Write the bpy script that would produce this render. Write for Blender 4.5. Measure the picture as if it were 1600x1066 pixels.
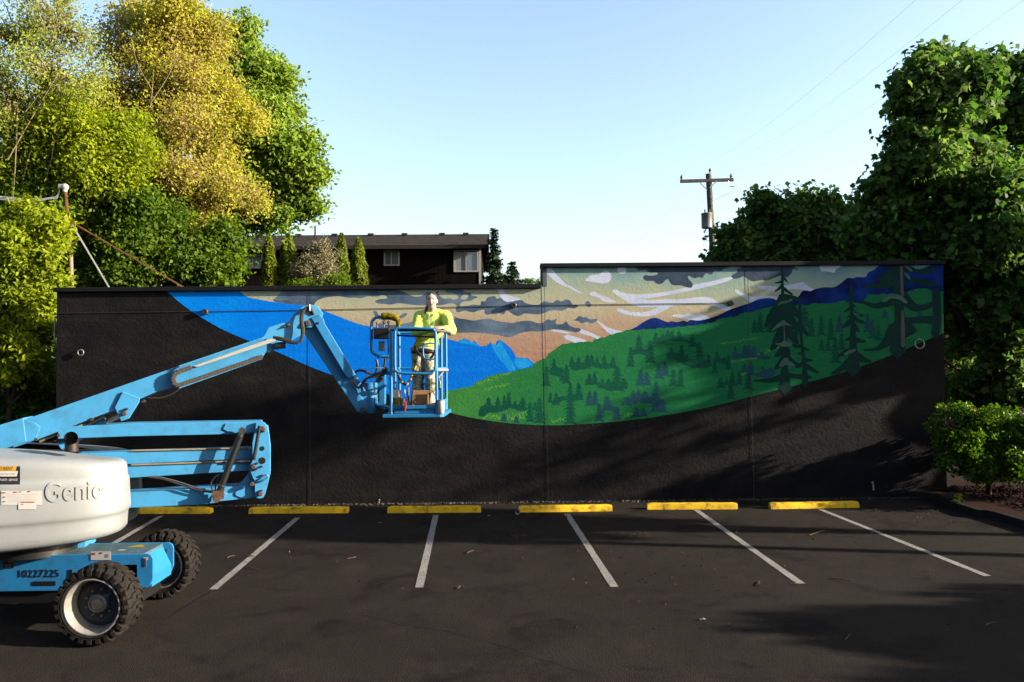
import bpy, bmesh, math, random
import numpy as np
from mathutils import Vector, Matrix, noise as mnoise

for _o in list(bpy.data.objects):
    bpy.data.objects.remove(_o, do_unlink=True)
scene = bpy.context.scene
COL = scene.collection
R = math.radians

# ------------------------------------------------------------------ camera
CAM_H = 3.0
FPX = 1244.0                       # focal length in pixels of a 1600 px wide picture
YAW, PIT, ROL = R(0.98), R(1.44), R(0.54)
_fw = np.array([math.sin(YAW)*math.cos(PIT), math.cos(YAW)*math.cos(PIT), math.sin(PIT)])
_r0 = np.array([math.cos(YAW), -math.sin(YAW), 0.0])
_u0 = np.cross(_r0, _fw)
_rr = _r0*math.cos(ROL) - _u0*math.sin(ROL)
_uu = _r0*math.sin(ROL) + _u0*math.cos(ROL)
CAMP = np.array([0.0, 0.0, CAM_H])
cam_d = bpy.data.cameras.new('camera')
cam = bpy.data.objects.new('camera', cam_d)
COL.objects.link(cam)
cam_d.sensor_width = 36.0
cam_d.lens = FPX/1600.0*36.0
cam_d.clip_start = 0.1
cam_d.clip_end = 3000.0
cam.matrix_world = Matrix(((_rr[0], _uu[0], -_fw[0], CAMP[0]), (_rr[1], _uu[1], -_fw[1], CAMP[1]),
                           (_rr[2], _uu[2], -_fw[2], CAMP[2]), (0, 0, 0, 1)))
scene.camera = cam

# ------------------------------------------------------------------ sky, sun, exposure
SUN_EL, SUN_OFF = 17.0, 10.8        # sun elevation; angle off the wall plane, on the camera's side, from the right
to_sun = Vector((math.cos(R(SUN_EL))*math.cos(R(SUN_OFF)), -math.cos(R(SUN_EL))*math.sin(R(SUN_OFF)), math.sin(R(SUN_EL))))
world = bpy.data.worlds.new('World')
scene.world = world
world.use_nodes = True
_n = world.node_tree.nodes; _l = world.node_tree.links
_n.clear()
_sky = _n.new('ShaderNodeTexSky'); _sky.sky_type = 'NISHITA'; _sky.sun_disc = False
_sky.sun_elevation = R(SUN_EL)
_sky.sun_rotation = math.atan2(to_sun.x, to_sun.y)
_sky.air_density = 1.0; _sky.dust_density = 2.2; _sky.ozone_density = 0.9; _sky.altitude = 50
_bg = _n.new('ShaderNodeBackground'); _bg.inputs['Strength'].default_value = 0.077
_wo = _n.new('ShaderNodeOutputWorld')
_l.new(_sky.outputs[0], _bg.inputs[0]); _l.new(_bg.outputs[0], _wo.inputs[0])
sun_d = bpy.data.lights.new('sun', 'SUN'); sun_d.energy = 5.0; sun_d.angle = R(0.6); sun_d.color = (1.0, 0.87, 0.70)
sun = bpy.data.objects.new('sun', sun_d); COL.objects.link(sun)
sun.rotation_euler = to_sun.to_track_quat('Z', 'Y').to_euler()
scene.view_settings.view_transform = 'Standard'
scene.view_settings.look = 'None'
scene.view_settings.gamma = 1.0
scene.view_settings.exposure = 2.42
scene.view_settings.use_curve_mapping = False
scene.render.engine = 'CYCLES'

# ------------------------------------------------------------------ layout helpers (surveyed from the picture)
def ray(px, py):
    return _fw + _rr*((px-800.0)/FPX) - _uu*((py-533.0)/FPX)
def U(px, py, Y):                   # point of a pixel at depth Y
    d = ray(px, py); return CAMP + d*(Y/d[1])
def G(px, py, z=0.0):               # point of a pixel on a level plane
    d = ray(px, py); return CAMP + d*((z-CAM_H)/d[2])
YW = 17.0
def W(px, py, off=0.0):
    return U(px, py, YW-off)
PHI = R(13.5)
T0 = np.array([-6.45, 9.5, 0.0])
LU = np.array([math.cos(PHI), math.sin(PHI), 0.0])      # along the boom
LN = np.array([math.sin(PHI), -math.cos(PHI), 0.0])     # sideways, toward the camera
def LP(px, py, n=0.0):              # pixel on the lift's own vertical plane
    d = ray(px, py); t = (n - (CAMP-T0) @ LN)/(d @ LN); return CAMP + d*t
def pxscale(P):                     # metres per pixel at a point
    return float(((np.asarray(P)-CAMP) @ _fw)/FPX)

rng = np.random.default_rng(7)
random.seed(7)

# ------------------------------------------------------------------ materials
MATS = {}
def newmat(name):
    m = bpy.data.materials.new(name); m.use_nodes = True
    nt = m.node_tree; nt.nodes.clear()
    out = nt.nodes.new('ShaderNodeOutputMaterial')
    b = nt.nodes.new('ShaderNodeBsdfPrincipled')
    nt.links.new(b.outputs[0], out.inputs[0])
    MATS[name] = m
    return m, nt, b, out
def N(nt, typ, **kw):
    n = nt.nodes.new(typ)
    for k, v in kw.items():
        if k.startswith('i_'):
            n.inputs[k[2:].replace('_', ' ')].default_value = v
        else:
            setattr(n, k, v)
    return n
def ramp(nt, stops, fac=None, interp='LINEAR'):
    r = nt.nodes.new('ShaderNodeValToRGB'); r.color_ramp.interpolation = interp
    e = r.color_ramp.elements
    while len(e) > 1: e.remove(e[-1])
    e[0].position = stops[0][0]; e[0].color = (*stops[0][1], 1)
    for p, c in stops[1:]:
        k = e.new(p); k.color = (*c, 1)
    if fac is not None: nt.links.new(fac, r.inputs[0])
    return r
def geo_pos(nt):
    return nt.nodes.new('ShaderNodeNewGeometry').outputs['Position']
def noise(nt, vec, scale, detail=4, rough=.55, dist=0.0):
    n = nt.nodes.new('ShaderNodeTexNoise')
    n.inputs['Scale'].default_value = scale; n.inputs['Detail'].default_value = detail
    n.inputs['Roughness'].default_value = rough; n.inputs['Distortion'].default_value = dist
    if vec is not None: nt.links.new(vec, n.inputs['Vector'])
    return n
def mixc(nt, fac, a, b, blend='MIX'):
    m = nt.nodes.new('ShaderNodeMix'); m.data_type = 'RGBA'; m.blend_type = blend
    for sock, v in ((m.inputs[0], fac), (m.inputs[6], a), (m.inputs[7], b)):
        if isinstance(v, bpy.types.NodeSocket): nt.links.new(v, sock)
        elif isinstance(v, (int, float)): sock.default_value = v
        else: sock.default_value = (*v, 1)
    return m.outputs[2]
def math_(nt, op, a, b=None, clamp=False):
    m = nt.nodes.new('ShaderNodeMath'); m.operation = op; m.use_clamp = clamp
    for i, v in ((0, a), (1, b)):
        if v is None: continue
        if isinstance(v, bpy.types.NodeSocket): nt.links.new(v, m.inputs[i])
        else: m.inputs[i].default_value = v
    return m.outputs[0]
def bump(nt, b, h, strength=.5, dist=.01):
    n = nt.nodes.new('ShaderNodeBump'); n.inputs['Strength'].default_value = strength
    n.inputs['Distance'].default_value = dist
    nt.links.new(h, n.inputs['Height']); nt.links.new(n.outputs[0], b.inputs['Normal'])
    return n
def s2l(c):                         # picture colour 0-255 to linear
    return tuple(((v/255.0)/12.92 if v/255.0 <= .04045 else ((v/255.0+.055)/1.055)**2.4) for v in c)

ALB = .265
def plain(name, col, rough=.5, metal=0.0, var=.15, scale=6.0, bmp=0.0, bscale=60.0, dirt=0.0, dirtcol=(.06, .05, .04), spec=None):
    if spec is None: spec = .04 if rough >= .8 else (.12 if rough > .55 else .35)
    m, nt, b, out = newmat(name)
    col = tuple(c*ALB for c in col); dirtcol = tuple(c*ALB for c in dirtcol)
    p = geo_pos(nt)
    n1 = noise(nt, p, scale, 5)
    dark = tuple(c*(1-var) for c in col); lite = tuple(min(1, c*(1+var)) for c in col)
    r = ramp(nt, [(.3, dark), (.7, lite)], n1.outputs[0])
    c = r.outputs[0]
    if dirt:
        n2 = noise(nt, p, scale*2.3, 8, .7)
        f = ramp(nt, [(.5, (0, 0, 0)), (.72, (dirt,)*3)], n2.outputs[0])
        c = mixc(nt, f.outputs[0], c, dirtcol)
    nt.links.new(c, b.inputs['Base Color'])
    b.inputs['Roughness'].default_value = rough; b.inputs['Metallic'].default_value = metal
    b.inputs['Specular IOR Level'].default_value = spec
    if bmp:
        n3 = noise(nt, p, bscale, 4); bump(nt, b, n3.outputs[0], bmp, .01)
    return m

def stucco_height(nt, p):
    # trowelled stucco: short raised ridges and flats
    n0 = noise(nt, p, 2.6, 2)
    mp = N(nt, 'ShaderNodeVectorMath', operation='ADD')
    sc = N(nt, 'ShaderNodeVectorMath', operation='SCALE'); sc.inputs['Scale'].default_value = .35
    nt.links.new(n0.outputs[1], sc.inputs[0]); nt.links.new(p, mp.inputs[0]); nt.links.new(sc.outputs[0], mp.inputs[1])
    v = N(nt, 'ShaderNodeTexVoronoi', feature='SMOOTH_F1'); v.inputs['Scale'].default_value = 13.0
    v.inputs['Smoothness'].default_value = .4
    nt.links.new(mp.outputs[0], v.inputs['Vector'])
    n1 = noise(nt, mp.outputs[0], 19.0, 5, .6, .6)
    n2 = noise(nt, p, 55.0, 3, .6)
    ridge = math_(nt, 'ABSOLUTE', math_(nt, 'SUBTRACT', n1.outputs[0], .5))
    h = math_(nt, 'ADD', math_(nt, 'MULTIPLY', v.outputs[0], .5), math_(nt, 'MULTIPLY', ridge, 1.6))
    h = math_(nt, 'ADD', h, math_(nt, 'MULTIPLY', n2.outputs[0], .28))
    return h

def paint(name, stops=None, axis='Z', lo=0.0, hi=1.0, col=None, col2=None, nscale=2.0, stroke=None, rough=.62, bs=.55):
    """wall paint over stucco; a ramp along a wall direction or one colour, brushed with a second colour"""
    m, nt, b, out = newmat(name)
    k_ = .43 if name != 'wall_black' else 1.0
    if stops: stops = [(q, tuple(x*k_ for x in c)) for q, c in stops]
    if col: col = tuple(x*k_ for x in col)
    if col2: col2 = tuple(x*k_ for x in col2)
    if stroke: stroke = (tuple(x*k_ for x in stroke[0]),)+tuple(stroke[1:])
    p = geo_pos(nt)
    if stops:
        sx = N(nt, 'ShaderNodeSeparateXYZ'); nt.links.new(p, sx.inputs[0])
        mr = N(nt, 'ShaderNodeMapRange'); mr.inputs[1].default_value = lo; mr.inputs[2].default_value = hi
        nz = noise(nt, p, 1.1, 3)
        src = math_(nt, 'ADD', sx.outputs[axis], math_(nt, 'MULTIPLY', math_(nt, 'SUBTRACT', nz.outputs[0], .5), .35*(hi-lo)))
        nt.links.new(src, mr.inputs[0])
        c = ramp(nt, stops, mr.outputs[0]).outputs[0]
    else:
        nz = noise(nt, p, nscale, 4)
        c = ramp(nt, [(.35, col), (.65, col2 or tuple(x*1.12 for x in col))], nz.outputs[0]).outputs[0]
    if stroke:
        mpn = N(nt, 'ShaderNodeMapping'); mpn.inputs['Rotation'].default_value = (0, R(stroke[2]), 0)
        mpn.inputs['Scale'].default_value = (.55, 1, 3.4)
        nt.links.new(p, mpn.inputs[0])
        ns = noise(nt, mpn.outputs[0], stroke[3], 6, .65)
        f = ramp(nt, [(.5, (0, 0, 0)), (.75, (stroke[1],)*3)], ns.outputs[0])
        c = mixc(nt, f.outputs[0], c, stroke[0])
    nt.links.new(c, b.inputs['Base Color'])
    b.inputs['Roughness'].default_value = rough; b.inputs['Specular IOR Level'].default_value = .04
    bump(nt, b, stucco_height(nt, p), bs, .02)
    return m

def leafmat(name, stops, trans=.35, tcol=None, rough=.6, patch=None):
    m, nt, b, out = newmat(name)
    stops = [(q, tuple(x*.48 for x in c)) for q, c in stops]
    g = nt.nodes.new('ShaderNodeNewGeometry')
    nz = noise(nt, g.outputs['Position'], .55, 3)
    f = math_(nt, 'ADD', math_(nt, 'MULTIPLY', g.outputs['Random Per Island'], .50),
              math_(nt, 'MULTIPLY', math_(nt, 'SUBTRACT', nz.outputs[0], .28), 1.1), clamp=True)
    r = ramp(nt, stops, f)
    nt.links.new(r.outputs[0], b.inputs['Base Color'])
    b.inputs['Roughness'].default_value = rough; b.inputs['Specular IOR Level'].default_value = .08
    t = nt.nodes.new('ShaderNodeBsdfTranslucent')
    hs = N(nt, 'ShaderNodeHueSaturation'); hs.inputs['Saturation'].default_value = 1.1; hs.inputs['Value'].default_value = 1.5
    nt.links.new(r.outputs[0], hs.inputs['Color']); nt.links.new(hs.outputs[0], t.inputs[0])
    mx = nt.nodes.new('ShaderNodeMixShader'); mx.inputs[0].default_value = trans
    nt.links.new(b.outputs[0], mx.inputs[1]); nt.links.new(t.outputs[0], mx.inputs[2])
    nt.links.new(mx.outputs[0], out.inputs[0])
    return m

# ------------------------------------------------------------------ mesh helpers
class MB:
    """collects shapes in world coordinates; build() links them as one mesh object"""
    def __init__(s): s.v = []; s.f = []; s.k = 0
    def add(s, vs, fs):
        o = len(s.v); s.v += [tuple(map(float, p)) for p in vs]; s.f += [tuple(i+o for i in q) for q in fs]; return s
    def box(s, c, size, ax=None):
        c = np.asarray(c, float); hx, hy, hz = [d/2 for d in size]
        ex, ey, ez = [np.asarray(a, float) for a in (ax if ax is not None else np.eye(3))]
        vs = [c+ex*x*hx+ey*y*hy+ez*z*hz for x, y, z in ((-1,-1,-1),(1,-1,-1),(1,1,-1),(-1,1,-1),(-1,-1,1),(1,-1,1),(1,1,1),(-1,1,1))]
        return s.add(vs, [(0,3,2,1),(4,5,6,7),(0,1,5,4),(1,2,6,5),(2,3,7,6),(3,0,4,7)])
    def beam(s, a, b, w, h, up=(0, 0, 1)):
        a = np.asarray(a, float); b = np.asarray(b, float); d = b-a; L = np.linalg.norm(d); ex = d/L
        up = np.asarray(up, float); ey = np.cross(up, ex); ey /= np.linalg.norm(ey); ez = np.cross(ex, ey)
        return s.box((a+b)/2, (L, w, h), (ex, ey, ez))
    def prism(s, pts, vec):
        """polygon (world points) swept along vec"""
        pts = [np.asarray(p, float) for p in pts]; vec = np.asarray(vec, float); n = len(pts)
        nrm = np.zeros(3)
        for i in range(n): nrm += np.cross(pts[i]-pts[0], pts[(i+1) % n]-pts[0])
        if nrm @ vec > 0: pts = pts[::-1]
        vs = pts+[p+vec for p in pts]
        fs = [tuple(range(n)), tuple(range(2*n-1, n-1, -1))]
        fs += [((i+1) % n, i, n+i, n+(i+1) % n) for i in range(n)]
        return s.add(vs, fs)
    def poly(s, pts):
        pts = [np.asarray(p, float) for p in pts]
        return s.add(pts, [tuple(range(len(pts)))])
    def tube(s, pts, r, seg=8, closed=False, caps=True):
        pts = [np.asarray(p, float) for p in pts]; n = len(pts)
        rs = r if hasattr(r, '__len__') else [r]*n
        o = len(s.v); prev = None
        for i, p in enumerate(pts):
            if closed: t = pts[(i+1) % n]-pts[i-1]
            else: t = pts[min(i+1, n-1)]-pts[max(i-1, 0)]
            t = t/(np.linalg.norm(t)+1e-12)
            if prev is None:
                a = np.array([0, 0, 1.0]) if abs(t[2]) < .9 else np.array([1.0, 0, 0])
                x = np.cross(a, t)
            else: x = prev - t*(prev @ t)
            x = x/(np.linalg.norm(x)+1e-12); y = np.cross(t, x); prev = x
            for j in range(seg):
                an = 2*math.pi*j/seg
                s.v.append(tuple(p+(x*math.cos(an)+y*math.sin(an))*rs[i]))
        m = n if closed else n-1
        for i in range(m):
            for j in range(seg):
                a = o+i*seg+j; b = o+i*seg+(j+1) % seg; k = (i+1) % n
                s.f.append((a, b, o+k*seg+(j+1) % seg, o+k*seg+j))
        if caps and not closed:
            s.f.append(tuple(o+j for j in range(seg-1, -1, -1))); s.f.append(tuple(o+(n-1)*seg+j for j in range(seg)))
        return s
    def cyl(s, a, b, r, seg=16, r2=None):
        return s.tube([a, b], [r, r if r2 is None else r2], seg)
    def lathe(s, c, axis, prof, seg=24, cap=True):
        """prof: list of (distance along axis, radius)"""
        c = np.asarray(c, float); axis = np.asarray(axis, float); axis /= np.linalg.norm(axis)
        a = np.array([0, 0, 1.0]) if abs(axis[2]) < .9 else np.array([1.0, 0, 0])
        x = np.cross(a, axis); x /= np.linalg.norm(x); y = np.cross(axis, x); o = len(s.v); n = len(prof)
        for d, r in prof:
            for j in range(seg):
                an = 2*math.pi*j/seg
                s.v.append(tuple(c+axis*d+(x*math.cos(an)+y*math.sin(an))*r))
        for i in range(n-1):
            for j in range(seg):
                s.f.append((o+i*seg+j, o+i*seg+(j+1) % seg, o+(i+1)*seg+(j+1) % seg, o+(i+1)*seg+j))
        if cap:
            s.f.append(tuple(o+j for j in range(seg-1, -1, -1))); s.f.append(tuple(o+(n-1)*seg+j for j in range(seg)))
        return s
    def ball(s, c, rad, seg=14, ring=9, ax=None):
        c = np.asarray(c, float); rad = np.asarray(rad, float)*np.ones(3)
        A = np.eye(3) if ax is None else np.asarray(ax, float)
        o = len(s.v)
        for i in range(ring+1):
            th = math.pi*i/ring
            for j in range(seg):
                ph = 2*math.pi*j/seg
                d = np.array([math.sin(th)*math.cos(ph), math.sin(th)*math.sin(ph), math.cos(th)])*rad
                s.v.append(tuple(c+A[0]*d[0]+A[1]*d[1]+A[2]*d[2]))
        for i in range(ring):
            for j in range(seg):
                s.f.append((o+i*seg+j, o+(i+1)*seg+j, o+(i+1)*seg+(j+1) % seg, o+i*seg+(j+1) % seg))
        return s
    def build(s, name, mat, parent=None, smooth=None, bevel=0.0, origin=None):
        return link_mesh(name, np.array(s.v), s.f, mat, parent, smooth, bevel, origin)

def root_of(o):
    while o.parent is not None: o = o.parent
    return o
def link_mesh(name, v, f, mat, parent=None, smooth=None, bevel=0.0, origin=None):
    me = bpy.data.meshes.new(name)
    v = np.asarray(v, float).reshape(-1, 3)
    if parent is not None: org = np.array(root_of(parent).location)
    elif origin is not None: org = np.asarray(origin, float)
    else:
        org = np.array([(v[:, 0].min()+v[:, 0].max())/2, (v[:, 1].min()+v[:, 1].max())/2, v[:, 2].min()])
    me.from_pydata((v-org).tolist(), [], f)
    me.validate(); 
    o = bpy.data.objects.new(name, me); COL.objects.link(o)
    if parent is not None: o.parent = parent
    else: o.location = org
    if isinstance(mat, (list, tuple)):
        for m in mat: me.materials.append(M(m))
    else: me.materials.append(M(mat))
    if bevel:
        bm = o.modifiers.new('bevel', 'BEVEL'); bm.width = bevel; bm.segments = 2; bm.limit_method = 'ANGLE'; bm.angle_limit = R(40)
    if smooth is not None:
        me.polygons.foreach_set('use_smooth', [True]*len(me.polygons)); me.set_sharp_from_angle(angle=R(smooth))
    me.update()
    return o
def M(n): return MATS[n] if isinstance(n, str) else n
def tag(o, label=None, cat=None, group=None, kind=None):
    if label: o['label'] = label
    if cat: o['category'] = cat
    if group: o['group'] = group
    if kind: o['kind'] = kind
    return o
def thing(name, loc, label, cat, group=None):
    o = bpy.data.objects.new(name, None); COL.objects.link(o); o.location = Vector([float(x) for x in loc])
    o.empty_display_size = .2
    return tag(o, label, cat, group)

def catmull(pts, n=6, closed=False):
    pts = [np.asarray(p, float) for p in pts]; out = []; m = len(pts)
    rngi = range(m) if closed else range(m-1)
    for i in rngi:
        p0 = pts[(i-1) % m] if closed or i > 0 else pts[0]; p1 = pts[i]
        p2 = pts[(i+1) % m]; p3 = pts[(i+2) % m] if closed or i+2 < m else pts[-1]
        for k in range(n):
            t = k/n
            out.append(.5*((2*p1)+(-p0+p2)*t+(2*p0-5*p1+4*p2-p3)*t*t+(-p0+3*p1-3*p2+p3)*t**3))
    if not closed: out.append(pts[-1])
    return out

def text_mesh(body, size, extrude=0.0, bev=0.0, align='LEFT', offset=0.0, shear=0.0):
    cu = bpy.data.curves.new('text', 'FONT'); cu.body = body; cu.size = size; cu.extrude = extrude
    cu.bevel_depth = bev; cu.bevel_resolution = 1; cu.align_x = align; cu.offset = offset; cu.shear = shear
    cu.resolution_u = 6
    o = bpy.data.objects.new('text', cu); COL.objects.link(o)
    dg = bpy.context.evaluated_depsgraph_get(); dg.update()
    me = bpy.data.meshes.new_from_object(o.evaluated_get(dg))
    v = np.array([tuple(q.co) for q in me.vertices]); f = [tuple(p.vertices) for p in me.polygons]
    bpy.data.objects.remove(o); bpy.data.meshes.remove(me); bpy.data.curves.remove(cu)
    return v, f
# ------------------------------------------------------------------ material library
def _asphalt():
    m, nt, b, out = newmat('asphalt')
    p = geo_pos(nt)
    big = noise(nt, p, .35, 5, .6)
    mid = noise(nt, p, 3.0, 6, .65)
    fine = noise(nt, p, 120.0, 3, .7)
    v = N(nt, 'ShaderNodeTexVoronoi'); v.inputs['Scale'].default_value = 95.0; nt.links.new(p, v.inputs['Vector'])
    c = ramp(nt, [(.3, (0.00837, 0.00713, 0.0062)), (.7, (0.01395, 0.011904, 0.01023))], big.outputs[0]).outputs[0]
    c = mixc(nt, ramp(nt, [(.42, (0, 0, 0)), (.7, (.45,)*3)], mid.outputs[0]).outputs[0], c, (0.00651, 0.00558, 0.004836))
    c = mixc(nt, ramp(nt, [(.55, (0, 0, 0)), (.75, (.75,)*3)], fine.outputs[0]).outputs[0], c, (0.0341, 0.02976, 0.02542))
    nt.links.new(c, b.inputs['Base Color'])
    b.inputs['Roughness'].default_value = .95; b.inputs['Specular IOR Level'].default_value = .04
    st = noise(nt, p, .9, 7, .7, .6)
    c = mixc(nt, ramp(nt, [(.52, (0, 0, 0)), (.64, (.8,)*3)], st.outputs[0]).outputs[0], c, (0.00465, 0.004092, 0.00372))
    du = noise(nt, p, 1.7, 8, .75, .3)
    c = mixc(nt, ramp(nt, [(.54, (0, 0, 0)), (.70, (.55,)*3)], du.outputs[0]).outputs[0], c, (0.02232, 0.01798, 0.01426))
    nt.links.new(c, b.inputs['Base Color'])
    h = math_(nt, 'ADD', math_(nt, 'MULTIPLY', v.outputs[0], .8), math_(nt, 'MULTIPLY', fine.outputs[0], .7))
    h = math_(nt, 'ADD', h, math_(nt, 'MULTIPLY', mid.outputs[0], 1.2))
    bump(nt, b, h, .55, .012)
_asphalt()
def _linepaint():
    m, nt, b, out = newmat('line_paint')
    p = geo_pos(nt)
    n1 = noise(nt, p, 26.0, 6, .7); n2 = noise(nt, p, 2.5, 3)
    c = ramp(nt, [(.3, (0.1056, 0.1023, 0.09372)), (.7, (0.165, 0.1584, 0.1419))], n2.outputs[0]).outputs[0]
    c = mixc(nt, ramp(nt, [(.44, (0, 0, 0)), (.60, (.92,)*3)], n1.outputs[0]).outputs[0], c, (0.033, 0.03036, 0.02772))
    nt.links.new(c, b.inputs['Base Color']); b.inputs['Roughness'].default_value = .8
    n3 = noise(nt, p, 130, 3); bump(nt, b, n3.outputs[0], .5, .008)
_linepaint()
plain('yellow_stop', (1.5, .92, .03), .75, var=.25, scale=2.6, bmp=.6, bscale=40, dirt=1.0, dirtcol=(.10, .075, .03))
plain('earth', (.035, .028, .02), .95, var=.4, scale=3, bmp=.6, bscale=14)
plain('grit', (.17, .15, .13), .9, var=.4, scale=30)
plain('kerb', (.034, .031, .028), .9, var=.25, scale=5, bmp=.5, bscale=50, dirt=.6)
plain('coping', (.016, .016, .021), .7, spec=.1, var=.2, scale=3)
plain('trim_grey', (.20, .22, .26), .6, var=.1)
plain('roofing', (.06, .055, .05), .9)
plain('conduit', (.05, .05, .05), .5, var=.2)
paint('wall_black', col=(.0042, .0042, .0048), col2=(.0078, .0074, .0074), rough=.7, bs=.5, stroke=((.013, .012, .011), .5, 8, 1.6))
paint('m_sky', stops=[(0, (.49, .28, .205)), (.30, (.53, .38, .275)), (.50, (.56, .52, .36)), (.66, (.46, .51, .38)), (.82, (.31, .46, .42)), (1, (.14, .33, .39))],
      axis='Z', lo=3.2, hi=5.05, stroke=((.62, .55, .27), .55, 18, 3.0), bs=.24)
paint('m_white', col=(.58, .66, .86), col2=(.70, .77, .95), nscale=1.6, bs=.22)
paint('m_cloud', col=(.055, .095, .155), col2=(.15, .22, .32), nscale=1.6, bs=.22, stroke=((.30, .38, .48), .5, 10, 2.2))
paint('m_cloud_dark', col=(.035, .06, .10), col2=(.065, .10, .155), nscale=1.6, bs=.22)
paint('m_blue', stops=[(0, (.001, .33, 1.1)), (.28, (.001, .23, .97)), (1, (.001, .19, .88))], axis='X', lo=-7.4, hi=1.0, stroke=((.002, .34, 1.05), .5, -14, 2.4), bs=.24)
paint('m_teal', col=(.008, .30, .85), col2=(.02, .42, 1.0), nscale=5, bs=.22)
paint('m_navy', col=(.003, .010, .075), col2=(.004, .045, .28), nscale=1.7, bs=.22)
paint('m_green', stops=[(0, (.065, .29, .06)), (.35, (.024, .205, .06)), (1, (.013, .19, .07))], axis='X', lo=-1.4, hi=4.0, stroke=((.07, .38, .05), .25, 12, 4.0), bs=.24)
paint('m_grass', col=(.09, .42, .05), col2=(.28, .58, .07), nscale=7, bs=.22)
paint('m_tree', col=(.005, .085, .052), col2=(.008, .105, .062), bs=.22)
paint('m_tree_blue', col=(.014, .075, .105), col2=(.02, .09, .125), bs=.22)
paint('m_tree_black', col=(.005, .040, .032), col2=(.008, .052, .042), bs=.22)
paint('m_trunk', col=(.12, .10, .09), col2=(.17, .14, .12), bs=.22)
paint('m_moss', col=(.06, .15, .11), col2=(.11, .22, .16), nscale=6, bs=.22)
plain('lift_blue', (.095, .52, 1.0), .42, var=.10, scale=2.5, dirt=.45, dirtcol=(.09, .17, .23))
plain('lift_blue_shaded', (.030, .35, .80), .42, var=.12, scale=2.5, dirt=.5, dirtcol=(.07, .13, .18))  # lift blue darkened: shade on chassis, jib and basket put into the colour
plain('lift_deck', (.13, .24, .30), .6, var=.25, scale=7, dirt=.8, dirtcol=(.16, .15, .13))
def _turret():
    m, nt, b, out = newmat('lift_white')
    p = geo_pos(nt)
    n1 = noise(nt, p, 2.0, 5); n2 = noise(nt, p, 14.0, 7, .7)
    c = ramp(nt, [(.3, (.110, .118, .122)), (.7, (.134, .143, .147))], n1.outputs[0]).outputs[0]
    c = mixc(nt, ramp(nt, [(.55, (0, 0, 0)), (.8, (.35,)*3)], n2.outputs[0]).outputs[0], c, (0.132, 0.1221, 0.1056))
    nt.links.new(c, b.inputs['Base Color']); b.inputs['Roughness'].default_value = .42
    n3 = noise(nt, p, 40, 3); bump(nt, b, n3.outputs[0], .08, .01)
_turret()
plain('white_paint', (.72, .71, .68), .45, var=.06, dirt=.25, dirtcol=(.4, .36, .3))
plain('rubber', (.033, .029, .026), .8, var=.3, scale=9, bmp=.3, bscale=60, dirt=.6, dirtcol=(.075, .062, .05))
plain('rim_white', (.42, .41, .38), .5, var=.12, scale=8, dirt=.7, dirtcol=(.22, .18, .14))
plain('rim_disc', (.10, .11, .13), .55, var=.2, scale=8, dirt=.5)
plain('hub_metal', (.62, .55, .47), .5, .4, var=.3, scale=22, dirt=.7)
plain('black_metal', (.012, .012, .013), .45, var=.2)
plain('steel', (.55, .53, .50), .32, .9, var=.15, scale=12)
plain('rust_bolt', (.22, .13, .09), .6, .3, var=.3, scale=30)
plain('pipe_brown', (.055, .04, .033), .55, .4, var=.3, scale=12)
plain('hose', (.055, .045, .038), .6, var=.3, scale=20)
plain('chain', (.15, .125, .10), .65, var=.3, scale=40)
plain('sticker_black', (.022, .020, .024), .4)
plain('sticker_yellow', (.80, .42, .01), .4, var=.05)
plain('sticker_white', (.75, .75, .73), .4, var=.04)
plain('sticker_red', (.60, .06, .03), .5)
plain('warn_yellow', (.72, .50, .02), .5)
plain('print_grey', (.35, .34, .35), .6)
plain('foam_yellow', (.28, .22, .02), .9, var=.85, scale=28, bmp=.6, bscale=50)
plain('cardboard', (.42, .25, .12), .85, var=.15, scale=9)
plain('paper', (.74, .72, .68), .8, var=.1)
plain('skin', (1.1, .68, .53), .5, var=.08, scale=12)
plain('lips', (.42, .14, .12), .5)
plain('eye', (.03, .022, .018), .3)
plain('hair', (.06, .034, .02), .5, var=.5, scale=40)
def _hoodie():
    m, nt, b, out = newmat('hoodie')
    p = geo_pos(nt)
    n1 = noise(nt, p, 5.0, 4); n2 = noise(nt, p, 9.0, 5, .7)
    c = ramp(nt, [(.3, (0.2304, 0.3312, 0.036)), (.7, (0.3312, 0.3888, 0.0648))], n1.outputs[0]).outputs[0]
    nt.links.new(c, b.inputs['Base Color']); b.inputs['Roughness'].default_value = .85
    n3 = noise(nt, p, 13.0, 3, .5, 1.2); bump(nt, b, n3.outputs[0], .3, .02)
_hoodie()
def _pants():
    m, nt, b, out = newmat('pants')
    p = geo_pos(nt)
    v = noise(nt, p, 13.0, 5, .7, .8)
    c = ramp(nt, [(.0, (0.0165, 0.0231, 0.0165)), (.40, (0.0396, 0.0528, 0.033)), (.44, (0.1122, 0.1188, 0.0792)), (.49, (0.2112, 0.2046, 0.1518)), (.54, (0.0462, 0.0528, 0.0363)), (.575, (0.2904, 0.2772, 0.231))], v.outputs[0], 'CONSTANT').outputs[0]
    nt.links.new(c, b.inputs['Base Color']); b.inputs['Roughness'].default_value = .9
    n3 = noise(nt, p, 14.0, 3, .5, .8); bump(nt, b, n3.outputs[0], .3, .02)
_pants()
plain('shoe', (.62, .58, .52), .7, var=.2, scale=20, dirt=.6, dirtcol=(.2, .2, .18))
plain('undershirt', (.68, .64, .58), .85)
plain('harness_yellow', (.62, .40, .01), .7)
plain('harness_black', (.018, .016, .016), .7)
plain('green_label', (.02, .16, .04), .5)
plain('siding', (.012, .0095, .0085), .95, var=.25, scale=4, spec=.03)
plain('shingle', (.085, .077, .068), .95, spec=.05, var=.35, scale=5, bmp=.5, bscale=8)
plain('fascia', (.05, .04, .034), .7)
plain('vinyl', (.62, .60, .56), .5, var=.05)
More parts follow.
